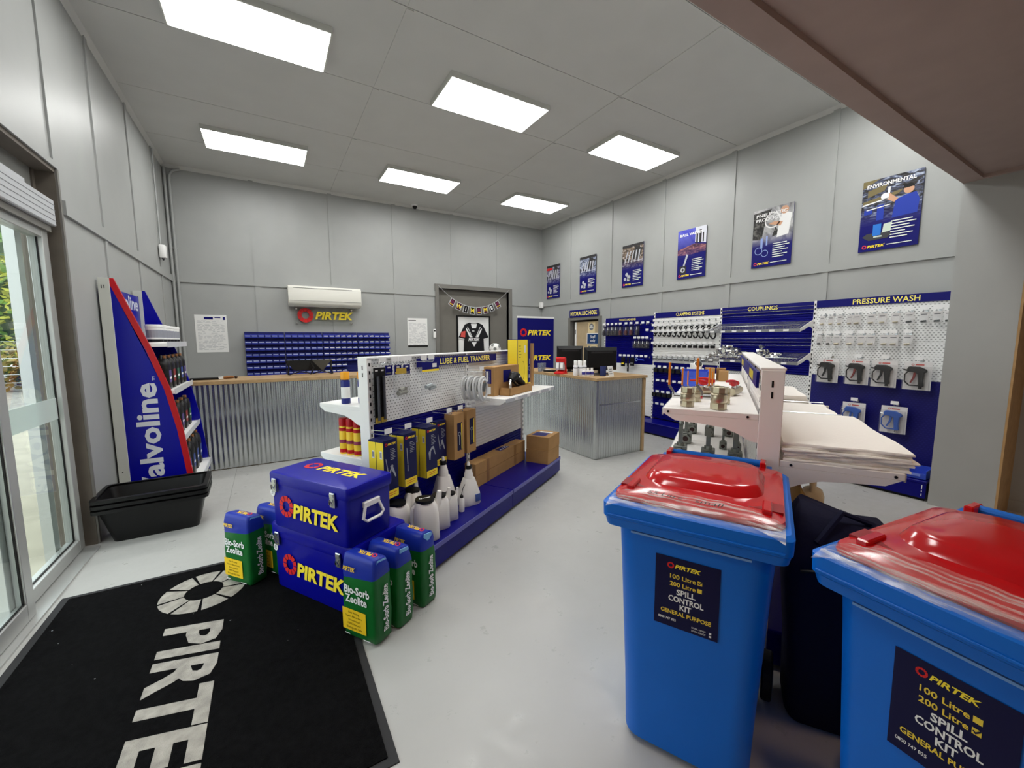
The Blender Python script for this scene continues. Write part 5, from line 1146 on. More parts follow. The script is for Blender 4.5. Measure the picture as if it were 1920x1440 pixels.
# on the navy base deck: jugs and cartons
JUG = mat('milky_plastic', (236, 232, 226), .4)
def jug(lab, s, w, h, r, lid=True, spout=1, rz=0):
    t = thing('oil_jug', lab, 'oil jug', g1(s, w, .2005), ANG+rz, 'white measuring jugs on the base')
    rings = []
    for z, k in ((0, .94), (.02*h, 1), (.66*h, 1.0), (.84*h, .9), (.92*h, .76), (.94*h, .72)):
        rings.append([(p[0]-.1*r*(z/h), p[1], z) for p in rrect(2*r*k, 1.7*r*k, .55*r*k, 4)])
    obj('body', MB().loft(rings), JUG, t, smooth=.9)
    obj('spout', MB().tube([(.35*r, 0, .55*h), (.98*r, 0, .82*h), (1.15*r, 0, 1.12*h)], [.4*r, .32*r, .2*r], 8), JUG, t, smooth=1)
    obj('handle', MB().tube([(-.75*r, 0, .86*h), (-1.12*r, 0, .8*h), (-1.2*r, 0, .5*h), (-1.0*r, 0, .3*h)], .16*r, 8), JUG, t, smooth=1)
    if lid: obj('lid', MB().lathe([(.76*r, .93*h), (.78*r, .97*h), (.76*r, 1.0*h), (.05*r, 1.005*h)], 20, (-.1*r, 0, 0)), BLACK, t, smooth=.6)
    return t
j = jug('white jug behind the blue cool box, under the first boxes', -.01, -.18, .255, .08, rz=-.3)
j = jug('large white jug with a logo on its black lid', .06, -.37, .29, .085, rz=-.6)
f = Flat((-.008, 0, .2915), (1, 0, 0), (0, 1, 0)); f.ring(-.03, 0, .011, .006, 8, .1); f.rect(-.015, -.004, .04, .006); f.obj('lid_logo', WPRINT, j)
jug('white jug half hidden behind the large logo jug', .2, -.13, .27, .07, rz=.4)
jug('medium white jug right of the large logo jug', .24, -.35, .255, .066, rz=-.5)
jug('small white jug, rightmost of the lidded jugs', .39, -.34, .215, .05, rz=-.5)
t = thing('oil_bottle', 'tiny white dropper bottle with a black nozzle on the base', 'bottle', g1(.545, -.33, .2005), ANG); obj('body', MB().lathe([(.022, 0), (.023, .01), (.022, .1), (.014, .115)], 14), JUG, t, smooth=.6); obj('nozzle', MB().lathe([(.015, .115), (.015, .128), (.004, .14)], 10), BLACK, t); obj('straw', MB().tube([(0, 0, .135), (.008, -.01, .19), (.02, -.02, .22)], .003, 5), BLACK, t)
def funnel_jug(lab, s, w, h, r):
    t = thing('dispenser_jug', lab, 'oil jug', g1(s, w, .2005), ANG-.4, 'tapered dispenser jugs')
    obj('body', MB().loft([[(p[0], p[1], z*h) for p in rrect(2*r*k, 1.5*r*k, .5*r*k, 4)] for z, k in ((0, .95), (.03, 1), (.25, .95), (.5, .66), (.62, .5))]), JUG, t, smooth=.9)
    obj('neck', MB().lathe([(r*.42, .62*h), (r*.4, .7*h), (r*.25, .84*h)], 16), JUG, t, smooth=.7); obj('collar', MB().lathe([(r*.27, .84*h), (r*.27, .92*h)], 14), BLACK, t); obj('tip', MB().lathe([(r*.15, .92*h), (r*.1, 1.0*h)], 10), JUG, t)
    return t
a_ = funnel_jug('tall tapered jug standing close to the navy panel', .575, -.13, .42, .1)
b_ = funnel_jug('tapered jug with a blue label, farthest right of the jugs', .71, -.29, .36, .095)
obj('blue_label', MB().box((.02, -.0755, .03), (.07, -.066, .09)), mat('label_blue2', (60, 84, 150), .4), b_)
LC = ('upper of two long kraft cartons on the base', 'lower of two long kraft cartons on the base')
for i, z in enumerate((.3165, .2005)):
    t = thing('long_carton', LC[i], 'carton', g1(1.02, -.16, z), ANG, 'long cartons on the base'); obj('box', MB().box((0, 0, 0), (1.05, .12, .112)), KRAFT, t)
    for x in (.2, .78): obj('tape', MB().box((x, -.001, -.0), (x+.05, .121, .1128)), KRAFTD, t)
    if i == 0:
        f = Flat((0, .06, .056), (0, -1, 0), (0, 0, 1)); f.rect(-.04, -.01, .03, .03); f.obj('end_label', mat('tan_label', (206, 180, 150), .6), t)
        f = Flat((.62, .06, .112), (1, 0, 0), (0, 1, 0)); f.rect(-.1, -.035, .1, .035); f.obj('blue_leaflet', PRNAVY, t); f = Flat((.62, .06, .112), (1, 0, 0), (0, 1, 0), .002); f.rect(.02, .01, .09, .02); f.rect(.02, -.02, .09, -.01); f.rect(-.08, -.02, -.0, -.012); f.obj('leaflet_print', WPRINT, t)
for i, z in enumerate((.2005, .3525)):
    t = thing('carton', ('lower of two stacked cartons at the far end of the base', 'upper stacked carton with a navy top label at the base end')[i], 'carton', g1(2.0+.01*i, -.48, z), ANG, 'stacked square cartons')
    obj('box', MB().box((0, 0, 0), (.33, .27, .15)), KRAFT, t)
    if i: f = Flat((.15, .15, .15), (1, 0, 0), (0, 1, 0)); f.rect(-.1, -.08, .06, .08); f.obj('top_label', PRNAVY, t); f = Flat((.15, .15, .15), (1, 0, 0), (0, 1, 0)); f.rect(.07, -.1, .12, .06); f.obj('white_label', WPRINT, t)
# ================================================================ gondola 2: valves and absorbent pads
org2 = g2(0, 0)
gd2 = gondola('g', 'white double-sided gondola holding brass valves and absorbent pads', org2, LG, 1.452, CREAM)
bases(gd2, LG, .50, .50, .2, NAVY)
for k in range(2):
    x0, x1 = k*h_+.004, (k+1)*h_-.004
    for s in (-1, 1):
        o = obj('slat_panel', slat_panel(h_-.065, .2, 1.35, -.02), CREAM, gd2, loc=(k*h_+.043, 0, 0) if s < 0 else ((k+1)*h_-.022, 0, 0))
        if s > 0: o.rotation_euler = (0, 0, PI)
    shelf(gd2, x0, x1, .046, .465, 1.235, CREAM); shelf(gd2, x0, x1, .046, .515, .80, CREAM)
    shelf(gd2, x0, x1, -.046, -.48, 1.03, CREAM)
    for x in (x0+.02, ):
        pass
for x, y in ((.0015, .44), (.0015, .09), (.0015, -.45), (.0015, -.09)):
    z = 1.218 if y > 0 else 1.013
    obj('bracket_bolt', MB().cyl((-.0005, y, z), (.004, y, z), .006, n=8), BLACK, gd2)
hb2 = obj('header_board', MB().box((.05, .05, 1.352), (LG-.05, .062, 1.428)), PRNAVY, gd2)
f = Flat((1.2, .062, 1.39), (-1, 0, 0), (0, 0, 1)); [f.rect(.55+.045*i, -.024, .575+.045*i, .024) for i in range(8)]; [f.rect(-.75+.045*i, -.024, -.725+.045*i, .024) for i in range(9)]
f.obj('lettering', YEL, hb2)

# brass ball valves with lever handles
ORG = mat('lever_orange', (236, 138, 40), .4); REDP = mat('lever_red', (196, 30, 38), .35)
def ball_valve(lab, s, w, k, col):
    t = thing('ball_valve', lab, 'valve', g2(s, w, 1.2355), ANG, 'brass ball valves on the shelf')
    R_ = .034*k; H_ = .1*k
    obj('lower_hex', MB().cyl((0, 0, 0), (0, 0, .028*k), R_, n=8), BRASS, t, bevel=.0015); obj('body', MB().lathe([(R_*.86, .028*k), (R_*.98, .036*k), (R_*1.02, .05*k), (R_*1.02, .056*k), (R_*.98, .06*k), (R_*1.0, .066*k), (R_*.84, .072*k)], 20), BRASS, t, smooth=.5)
    obj('upper_hex', MB().lathe([(R_*.9, .072*k), (R_*.95, .074*k), (R_*.95, .098*k), (R_*.8, .101*k), (R_*.66, .101*k), (R_*.66, .07*k)], 8), BRASS, t)
    obj('stem', MB().cyl((0, R_*.8, .052*k), (0, R_*1.9, .052*k), .012*k, n=10), STEEL, t); obj('stem_nut', MB().cyl((0, R_*1.9, .052*k), (0, R_*2.15, .052*k), .014*k, n=6), STEEL, t)
    obj('lever', MB().prism([(R_*1.85, .045*k), (R_*2.05, .045*k), (R_*2.1, .07*k), (R_*2.75, .098*k), (R_*2.75, .11*k), (R_*2.55, .11*k), (R_*1.9, .075*k)], 'x', -.009*k, .009*k), STEEL, t)
    obj('lever_grip', MB().box((-.01*k, R_*2.5, .105*k), (.01*k, R_*2.8, .225*k)), col, t, bevel=.003)
ball_valve('large brass ball valve with an orange lever, nearest the shelf edge', .10, .36, 1.0, ORG)
ball_valve('large brass ball valve with an orange lever, nearest the gondola end', .07, .215, 1.12, ORG)
ball_valve('brass ball valve with an orange lever behind the edge one', .30, .33, .82, ORG)
ball_valve('smaller brass ball valve with an orange lever, third back near the edge', .47, .325, .7, ORG)
ball_valve('brass ball valve with an orange lever behind the end one', .28, .19, .85, ORG)
ball_valve('smaller brass ball valve with an orange lever, third back nearer the header', .45, .19, .72, ORG)
def red_valve(lab, s, w, k, rz):
    t = thing('lever_valve', lab, 'valve', g2(s, w, 1.2355), ANG+rz, 'red-handled valves on the shelf')
    obj('body', MB().cyl((-.04*k, 0, .024*k), (.04*k, 0, .024*k), .024*k, n=8), BRASS, t); obj('port', MB().cyl((-.052*k, 0, .024*k), (-.04*k, 0, .024*k), .018*k, n=12), BRASS, t); obj('stem', MB().cyl((0, 0, .04*k), (0, 0, .062*k), .012*k, n=8), STEEL, t)
    obj('handle', MB().tube([(-.005, 0, .068*k), (.03*k, .0, .076*k), (.06*k, .0, .09*k), (.12*k, 0, .092*k)], [.016*k, .018*k, .009*k, .006*k], 8), REDP, t, smooth=1)
red_valve('red-handled brass valve in the middle of the valve shelf', .66, .30, 1.0, 2.4)
red_valve('red-handled brass valve behind the middle one', .8, .26, 1.0, 2.2)
red_valve('red-handled brass valve nearest the header board', .66, .14, 1.05, 2.8)
red_valve('small red-handled valve beside the blue bin', .82, .12, .9, 2.6)
t = thing('parts_bin', 'bright blue plastic bin behind the red-handled valves', 'parts bin', g2(1.08, .38, 1.2355), ANG)
BB = mat('bin_bright_blue', (70, 96, 214), .35)
obj('bin', MB().prism([(-.07, 0), (.07, 0), (.09, .12), (-.09, .12), (-.085, .126), (.1, .126)][:4], 'x', -.12, -.116).prism([(-.07, 0), (.07, 0), (.09, .12), (-.09, .12)], 'x', .116, .12).box((-.12, -.07, 0), (.12, .07, .004)).box((-.12, .08, 0), (.12, .084, .12)).box((-.12, -.084, 0), (.12, -.08, .12)), BB, t); obj('rim', MB().box((-.125, -.092, .115), (.125, -.082, .125)).box((-.125, .082, .115), (.125, .092, .125)), BB, t)
for i, (s, w, hh) in enumerate(((1.62, .30, .105), (1.72, .22, .10), (1.62, .20, .085), (1.74, .31, .1))):
    t = thing('small_carton', ('small kraft carton nearest the blue bin on the valve shelf', 'small kraft carton, far one nearer the header', 'small kraft carton nearest the header board', 'small kraft carton, far one nearer the shelf edge')[i], 'carton', g2(s, w, 1.2355), ANG, 'small cartons on the valve shelf'); obj('box', MB().box((-.045, -.035, 0), (.045, .035, hh)), KRAFT, t); obj('flap', MB().box((-.045, -.002, hh), (.045, .002, hh+.001)), KRAFTD, t)
t = thing('plastic_valve', 'white plastic pipe valve beside the small cartons', 'valve', g2(1.6, .41, 1.2355), ANG)
obj('body', MB().lathe([(.04, 0), (.045, .03), (.035, .06), (.045, .1), (.05, .14)], 16), WHITE, t, smooth=.7); obj('branch', MB().cyl((0, 0, .09), (-.05, -.02, .14), .035, n=14), WHITE, t); obj('mouth', MB().cyl((-.05, -.02, .14), (-.054, -.021, .144), .028, n=14), BLACK, t)
# steel high-pressure valves on the lower shelf
DST = mat('dull_steel_block', (128, 130, 124), .38, metal=.75, noise=.08)
hv = None
def hyd_valve(lab, s, w, k):
    t = thing('steel_block_valve', lab, 'valve', g2(s, w, .8005), ANG, 'steel block valves on the lower shelf')
    obj('block', MB().box((-.03*k, -.038*k, 0), (.045*k, .038*k, .085*k)), DST, t, bevel=.004); obj('hex_end', MB().cyl((-.055*k, 0, .042*k), (-.03*k, 0, .042*k), .036*k, n=6), DST, t, bevel=.002); obj('bore', MB().cyl((-.0562*k, 0, .042*k), (-.0545*k, 0, .042*k), .02*k, n=14), mat('bore_dark', (40, 16, 14), .6), t)
    obj('neck', MB().cyl((0, 0, .085*k), (0, 0, .105*k), .022*k, n=10), DST, t); obj('lever', MB().prism([(-.012*k, .1*k), (.012*k, .1*k), (.016*k, .15*k), (.03*k, .22*k), (.016*k, .225*k), (-.004*k, .16*k)], 'y', -.012*k, .012*k), DST, t); obj('knob', MB().sphere((.022*k, 0, .222*k), .017*k, 10, 8), DST, t)
for i, (s, w, k) in enumerate(((.66, .43, 1.05), (.64, .265, 1.05), (.64, .115, 1.05), (1.05, .18, .62), (1.04, .09, .62), (1.12, .43, 1.0), (1.5, .41, .9), (1.45, .28, .9), (1.5, .14, .8))):
    hyd_valve(('steel block valve in the front row, nearest the shelf edge', 'steel block valve in the middle of the front row', 'steel block valve in the front row, nearest the panel', 'small steel valve behind the front row, outer of two', 'small steel valve behind the front row, inner of two', 'steel block valve in the second row at the shelf edge', 'steel block valve in the third row at the edge', 'steel block valve in the middle of the third row', 'steel block valve in the third row by the panel')[i], s, w, k)
# absorbent pads
PAD = mat('white_pad', (240, 236, 230), .9, bump=.25, bscale=60); PADG = mat('grey_pad', (176, 176, 172), .9, bump=.25, bscale=60)
def pad(lab, s0, s1, w0, w1, z, th, m, seed, grp):
    rnd = random.Random(seed)
    ph = [rnd.uniform(0, 6.28) for _ in range(6)]
    t = thing('absorbent_pad', lab, 'pad', g2((s0+s1)/2, (w0+w1)/2, z), ANG, grp)
    L_, W_ = s1-s0, abs(w1-w0)
    n = 14; ring = []
    per = [(-L_/2+L_*i/n, -W_/2) for i in range(n)]+[(L_/2, -W_/2+W_*i/n) for i in range(n)]+[(L_/2-L_*i/n, W_/2) for i in range(n)]+[(-L_/2, W_/2-W_*i/n) for i in range(n)]
    def wob(p, i, k): return (p[0]+.006*math.sin(i*.9+ph[0]+k), p[1]+.006*math.sin(i*.7+ph[1]+k), .0012*math.sin(i*.5+ph[2]))
    lo = [(lambda q: (q[0]*.997, q[1]*.997, 0.0))(wob(p, i, .3)) for i, p in enumerate(per)]; md_ = [(lambda q: (q[0], q[1], th*.5))(wob(p, i, 0)) for i, p in enumerate(per)]; hi = [(lambda q: (q[0]*.992, q[1]*.985, th))(wob(p, i, 0)) for i, p in enumerate(per)]
    obj('sheet', MB().loft([lo, md_, hi]), m, t, smooth=.8)
    return t
for i in range(7): pad('white absorbent pad, %s from the bottom of the nearest stack' % NTH[i], .008+.006*((i*3) % 4), .95, -.056-.002*(i % 2), -.495-.008*((i*5) % 4), 1.0305+.0116*i, .0112, PAD, 40+i, 'pads in the nearest stack')
for i in range(4): pad('grey absorbent pad, %s from the bottom of the middle stack' % NTH[i], 1.0, 1.5, -.055, -.47+.004*i, 1.0305+.018*i, .0176, PADG if i < 3 else PAD, 60+i, 'pads in the middle stack')
for i in range(4): pad('white absorbent pad, %s from the bottom of the far stack' % NTH[i], 1.55, 2.3, -.055, -.4+.012*i, 1.0305+.03*i, .0296, PAD, 70+i, 'pads in the far stack')
for i, (s, z) in enumerate(((.975, 1.0305), (1.525, 1.0305))):
    t = thing('shelf_divider', ('wire divider between the nearest and middle pad stacks', 'wire divider between the middle and far pad stacks')[i], 'divider', g2(s, -.26, z), ANG)
    for k in range(3): obj('wire', MB().tube([(0, .2, .02+.03*k), (0, -.2, .02+.03*k), (0, -.205, .012+.03*k)], .003, 5), STEEL, t)
    obj('foot', MB().box((-.008, -.2, 0), (.008, .2, .01)), STEEL, t); obj('clip', MB().box((-.012, -.235, 0), (.012, -.2, .06)), WHITE, t)
# jerry can and film behind the duffel
t = thing('jerry_can', 'translucent cream jerry can on the base under the pad shelf', 'jerry can', g2(1.3, -.40, .2005), ANG-.2)
CR_ = mat('cream_plastic', (206, 190, 158), .45)
obj('body', MB().loft([[(p[0], p[1], z) for p in rrect(.19*k, .14*k, .04, 4)] for z, k in ((0, .95), (.01, 1), (.26, 1), (.31, .8), (.33, .5))]), CR_, t, smooth=.8); obj('handle', MB().tube([(-.06, 0, .31), (-.05, 0, .37), (.03, 0, .385), (.07, 0, .34)], .016, 8), CR_, t, smooth=1); obj('cap', MB().cyl((.05, 0, .33), (.055, 0, .365), .022, n=12), WHITE, t)
t = thing('kraft_pouch', 'glossy tan pouch leaning on the base behind the navy bag', 'pouch', g2(.95, -.285, .2005), ANG+.3)
obj('pouch', MB().loft([[(p[0], p[1]+off, z) for p in rrect(.24*k, .1*d, .02*d+.005, 2)] for z, k, d, off in ((0, 1, 1, 0), (.2, 1.0, .9, .01), (.36, .85, .5, .02), (.44, .4, .12, .03))]), mat('tan_gloss', (196, 160, 100), .25), t, smooth=.8); obj('seal', MB().box((-.04, .028, .43), (.04, .034, .455)), KRAFTD, t)

# ================================================================ navy spill bag between the bins
t = thing('navy_bag', 'slumped dark navy bag standing between the two wheelie bins', 'bag', g2(-.155, -.26, 0), ANG)
NV = mat('navy_canvas', (13, 15, 44), .85, bump=.3, bscale=30)
rings = []
for z, kx, ky, ox, oy in ((0, .86, .9, 0, 0), (.02, .95, .96, 0, 0), (.3, 1, 1, 0, 0), (.6, .98, .98, 0, 0), (.72, .96, .95, .005, 0), (.80, .8, .86, .01, .01), (.86, .55, .74, .02, .03), (.885, .3, .5, .03, .05)):
    rings.append([(p[0]+ox+.006*math.sin(p[1]*40+z*20), p[1]+oy, z+(.03*math.sin(p[1]*22) if z > .75 else 0)) for p in rrect(.25*kx, (.34 if z < .5 else .4)*ky, .05*min(kx, ky), 4)])
obj('body', MB().loft(rings), NV, t, smooth=1.2)
obj('strap', MB().tube([(-.1, .1, .78), (-.05, .02, .9), (-.02, -.08, .86), (-.09, -.12, .76)], .013, 6), NV, t, smooth=1)
obj('zip_edge', MB().tube([(-.122, .15, .66), (-.124, 0, .69), (-.122, -.15, .66)], .006, 5), BLACK, t)
f = Flat((-.13, -.03, .62), (0, -1, 0), (.05, 0, 1)); f.text('PIRTEK', 0, 0, .03, w=.16, bold=.02, shear=.2); f.obj('lettering', mat('dull_gold', (120, 100, 40), .7), t)
# ================================================================ oil display stand by the entrance wall
VB = mat('stand_blue', (6, 8, 150), .3); VG = mat('stand_grey_steel', (206, 208, 200), .45)
vs = thing('oil_display_stand', 'blue and red Valvoline display stand against the entrance wall', 'display stand', (0, 4.86, 0))
prof = [(-1.14, .06), (-1.14, 2.12), (-1.115, 2.12), (-.99, 1.75), (-.90, 1.49), (-.80, 1.13), (-.735, .75), (-.69, .3), (-.675, .06)]
def inset(P, d): return [P[0], P[1]]+[(x-d, z) for x, z in P[2:]]
VY = 1.06
for k, y in enumerate((0, VY)):
    o = obj('side_panel', MB().prism(inset(prof, .042), 'y', y-.012, y+.012), VB, vs)
    ed = MB()
    P2 = prof[2:]; ed.prism(P2+[(x-.045, z) for x, z in reversed(P2)], 'y', y-.0125, y+.0125); obj('red_edge' if k == 0 else 'blue_edge', ed, mat('stand_red', (190, 26, 34), .35) if k == 0 else VB, vs)
    up_ = obj('upright', MB().box((-1.215, y-.02, 0), (-1.14, y+.02, 2.12)), VG, vs, bevel=.002)
    obj('slot', MB().box((-1.195, y-.0215, 2.03), (-1.19, y-.0195, 2.06)).box((-1.178, y-.0215, 2.03), (-1.173, y-.0195, 2.06)).box((-1.19, y-.0215, .4), (-1.182, y-.0195, .408)), BLACK, up_, kind='stuff')
f = Flat((-.905, -.012, .14), (0, 0, 1), (-1, 0, 0)); f.text('Valvoline', 0, 0, .155, w=1.06, al='L', bold=.03); f.text('TM', 1.08, .0, .02, al='L'); f.obj('lettering', mat('stand_white', (220, 222, 230), .4), vs)
bk = obj('back_panel', MB().box((-1.19, .02, .1), (-1.17, VY-.02, 2.05)), VB, vs)
f = Flat((-1.17, VY/2, 1.9), (0, 1, 0), (0, 0, 1)); f.text('Valvoline', 0, 0, .13, w=.9, bold=.02); f.obj('header_lettering', mat('stand_white', ()), bk)
obj('base', MB().box((-1.2, .0, .0), (-.68, VY, .06)), VG, vs)
for z, x1 in ((1.56, -.80), (1.12, -.775), (.66, -.74), (.2, -.655)):
    s_ = obj('shelf', MB().box((-1.165, .015, z-.035), (x1, VY-.015, z)), WHITE, vs, bevel=.003)
    obj('front_lip', MB().box((x1, .015, z-.04), (x1+.006, VY-.015, z+.012)), mat('lip_clear', (214, 216, 220), .3), s_)
# white tubs on the top shelf
for i, (y, x) in enumerate(((.13, -.9), (.3, -.9), (.47, -.9), (.64, -.9), (.81, -.9), (.95, -.9))):
    t = thing('grease_tub', 'white grease tub, %s from the near end of the top shelf' % NTH[i], 'tub', (x, 4.86+y, 1.5605), 0, 'white tubs on the oil stand')
    obj('tub', MB().lathe([(.058, 0), (.062, .01), (.064, .14), (.055, .15)], 18), WHITE, t, smooth=.6); obj('lid', MB().lathe([(.067, .145), (.067, .165), (.06, .17)], 18), WHITE, t, smooth=.6); obj('label_band', MB().lathe([(.0625, .01), (.0628, .035)], 18, caps=False), BLACK, t); obj('label_print', MB().lathe([(.0635, .05), (.0645, .12)], 18, caps=False), mat('label_grey', (150, 152, 162), .5), t)
def oil_bottle(lab, x, y, z, h, hue, m):
    t = thing('oil_pack', lab, 'oil container', (x, y, z), 0, 'black oil containers on the stand')
    obj('body', MB().loft([[(p[0], p[1], q) for p in rrect(.11*k, .16*k, .03*k, 3)] for q, k in ((0, .96), (.01, 1), (h*.7, 1), (h*.85, .8), (h*.9, .45))]), m, t, smooth=.8); obj('cap', MB().cyl((.01, .02, h*.88), (.01, .02, h*.97), .02, n=10), mat('copper_cap', (160, 110, 70), .4), t); obj('handle', MB().tube([(0, -.06, h*.78), (0, -.03, h*.96), (0, .02, h*.9)], .012, 6), m, t)
    obj('label', MB().box((.054, -.05, h*.2), (.0562, .05, h*.55)), hue, t); obj('label_print', MB().box((.0562, -.04, h*.3), (.0572, .04, h*.36)), WPRINT, t)
OB = mat('oil_black', (26, 25, 26), .35); hues = [mat('lab_purple', (96, 80, 140), .5), mat('lab_red', (150, 60, 60), .5), mat('lab_green', (60, 110, 90), .5), mat('lab_blue', (60, 80, 150), .5)]
for i, y in enumerate((.14, .345, .55, .755, .95)):
    oil_bottle('black oil container, %s from the near end of the second shelf' % NTH[i], -.87, 4.86+min(y, .95), 1.1205, .33, hues[i % 4], OB)
for i, y in enumerate((.16, .38, .6, .82, .95)[:4]): oil_bottle('black oil container, %s from the near end of the third shelf' % NTH[i], -.84, 4.86+y, .6605, .33, hues[(i+3) % 4], OB)
for i, y in enumerate((.16, .4, .64, .88)): oil_bottle('large black oil drum, %s from the near end of the bottom shelf' % NTH[i], -.78, 4.86+y, .2005, .38, hues[3], OB)

# stacked black tubs on the floor
TB = mat('black_tub', (15, 15, 16), .42, bump=.05, bscale=60)
def tub(lab, z, k):
    t = thing('storage_tub', lab, 'tub', (-.87, 4.36, z), math.radians(1.5), 'nested black tubs')
    def R(w, d, zz): return [(p[0], p[1], zz) for p in rrect(w, d, .045, 4)]
    h = .285
    obj('tub', MB().loft([R(.54, .25, 0), R(.66, .40, h), R(.645, .385, h), R(.528, .238, .008)]), TB, t, smooth=.7)
    obj('rim', MB().loft([R(.66, .40, h-.012), R(.72, .46, h-.014), R(.72, .46, h+.012), R(.66, .40, h+.014)], False, False), TB, t, smooth=.7)
tub('lowest of the nested black plastic tubs by the entrance', .0005, 0); tub('middle of the nested black plastic tubs by the entrance', .041, 1); tub('topmost of the nested black plastic tubs by the entrance', .0815, 2)

# ================================================================ cool boxes
CB = mat('cool_box_blue', (10, 12, 148), .3, bump=.02, bscale=80)
RB = ANG-PI/2
def cool_box(lab, s0, s1, w0, w1, z0, h, num):
    """front faces -s; local x to the right, y away"""
    W_, D = w0-w1, s1-s0
    p = g1((s0+s1)/2, (w0+w1)/2, z0)
    t = thing('cool_box', lab, 'cool box', p, RB, 'stacked blue cool boxes')
    hb_ = h*.80
    def R(w, d, z, r=.025): return [(q[0], q[1], z) for q in rrect(w, d, r, 4)]
    obj('body', MB().loft([R(W_*.93, D*.93, 0), R(W_*.95, D*.95, .012), R(W_*.965, D*.965, hb_)]), CB, t, smooth=.6)
    obj('lid', MB().loft([R(W_*.99, D*.99, hb_), R(W_, D, hb_+.012), R(W_, D, h-.014), R(W_*.985, D*.985, h-.003), R(W_*.95, D*.94, h)]), CB, t, smooth=.6)
    fy = -D*.482
    for x in (-W_*.40, W_*.34):
        l = obj('latch', MB().box((x-.02, -D/2-.012, hb_-.05), (x+.02, -D/2-.003, hb_+.035)), STEEL, t, bevel=.003); obj('latch_lever', MB().tube([(x-.012, -D/2-.018, hb_-.03), (x, -D/2-.026, hb_), (x+.012, -D/2-.018, hb_-.03)], .004, 6), STEEL, l); obj('keeper', MB().box((x-.015, -D/2-.015, hb_+.01), (x+.015, -D/2-.012, hb_+.03)), STEEL, l)
    f = Flat((0, fy, hb_*.5), (1, 0, 0), (0, .02, 1), .006); f.ring(-W_*.27, .01, .066, .033, 10, .17); f.obj('logo_ring', RED, t)
    f = Flat((0, fy, hb_*.5), (1, 0, 0), (0, .02, 1), .006); f.text('PIRTEK', W_*.10, -.045, .085, w=W_*.56, bold=.04, shear=.12); f.obj('logo_lettering', YEL, t)
    f = Flat((0, fy, hb_*.5), (1, 0, 0), (0, .02, 1), .006); f.disc(-W_*.45, hb_*.27, .022); f.obj('round_sticker', WPRINT, t)
    f = Flat((0, fy, hb_*.5), (1, 0, 0), (0, .02, 1), .0075); f.text(num, -W_*.45, hb_*.27, .014, bold=.02); f.rect(-W_*.45-.012, hb_*.27-.008, -W_*.45+.012, hb_*.27-.005); f.obj('sticker_print', GREYPR, t)
    f = Flat((0, 0, h), (1, 0, 0), (0, 1, 0)); f.ring(-W_*.27, .03, .055, .03, 10, .17); f.obj('lid_ring', RED, t)
    f = Flat((0, 0, h), (1, 0, 0), (0, 1, 0)); f.text('PIRTEK', W_*.1, -.01, .07, w=W_*.52, bold=.04, shear=.12); f.obj('lid_lettering', YEL, t)
    for sx in (-1, 1):
        x = sx*W_*.483; z = hb_*.72
        hm = obj('handle_mount', MB().box((x-.004, -.06, z), (x+sx*.016, .06, z+.035)), WHITE, t, bevel=.004)
        obj('handle_grip', MB().tube([(x+sx*.01, -.05, z+.01), (x+sx*.02, -.075, z-.055), (x+sx*.022, -.05, z-.075), (x+sx*.022, .05, z-.075), (x+sx*.02, .075, z-.055), (x+sx*.01, .05, z+.01)], .009, 8), WHITE, hm, smooth=1)
    return t
cool_box('lower large blue PIRTEK cool box on the floor', -.59, -.17, .355, -.40, .0105, .425, '70')
cool_box('upper blue PIRTEK cool box stacked on the larger one', -.615, -.275, .30, -.40, .4365, .345, '55')

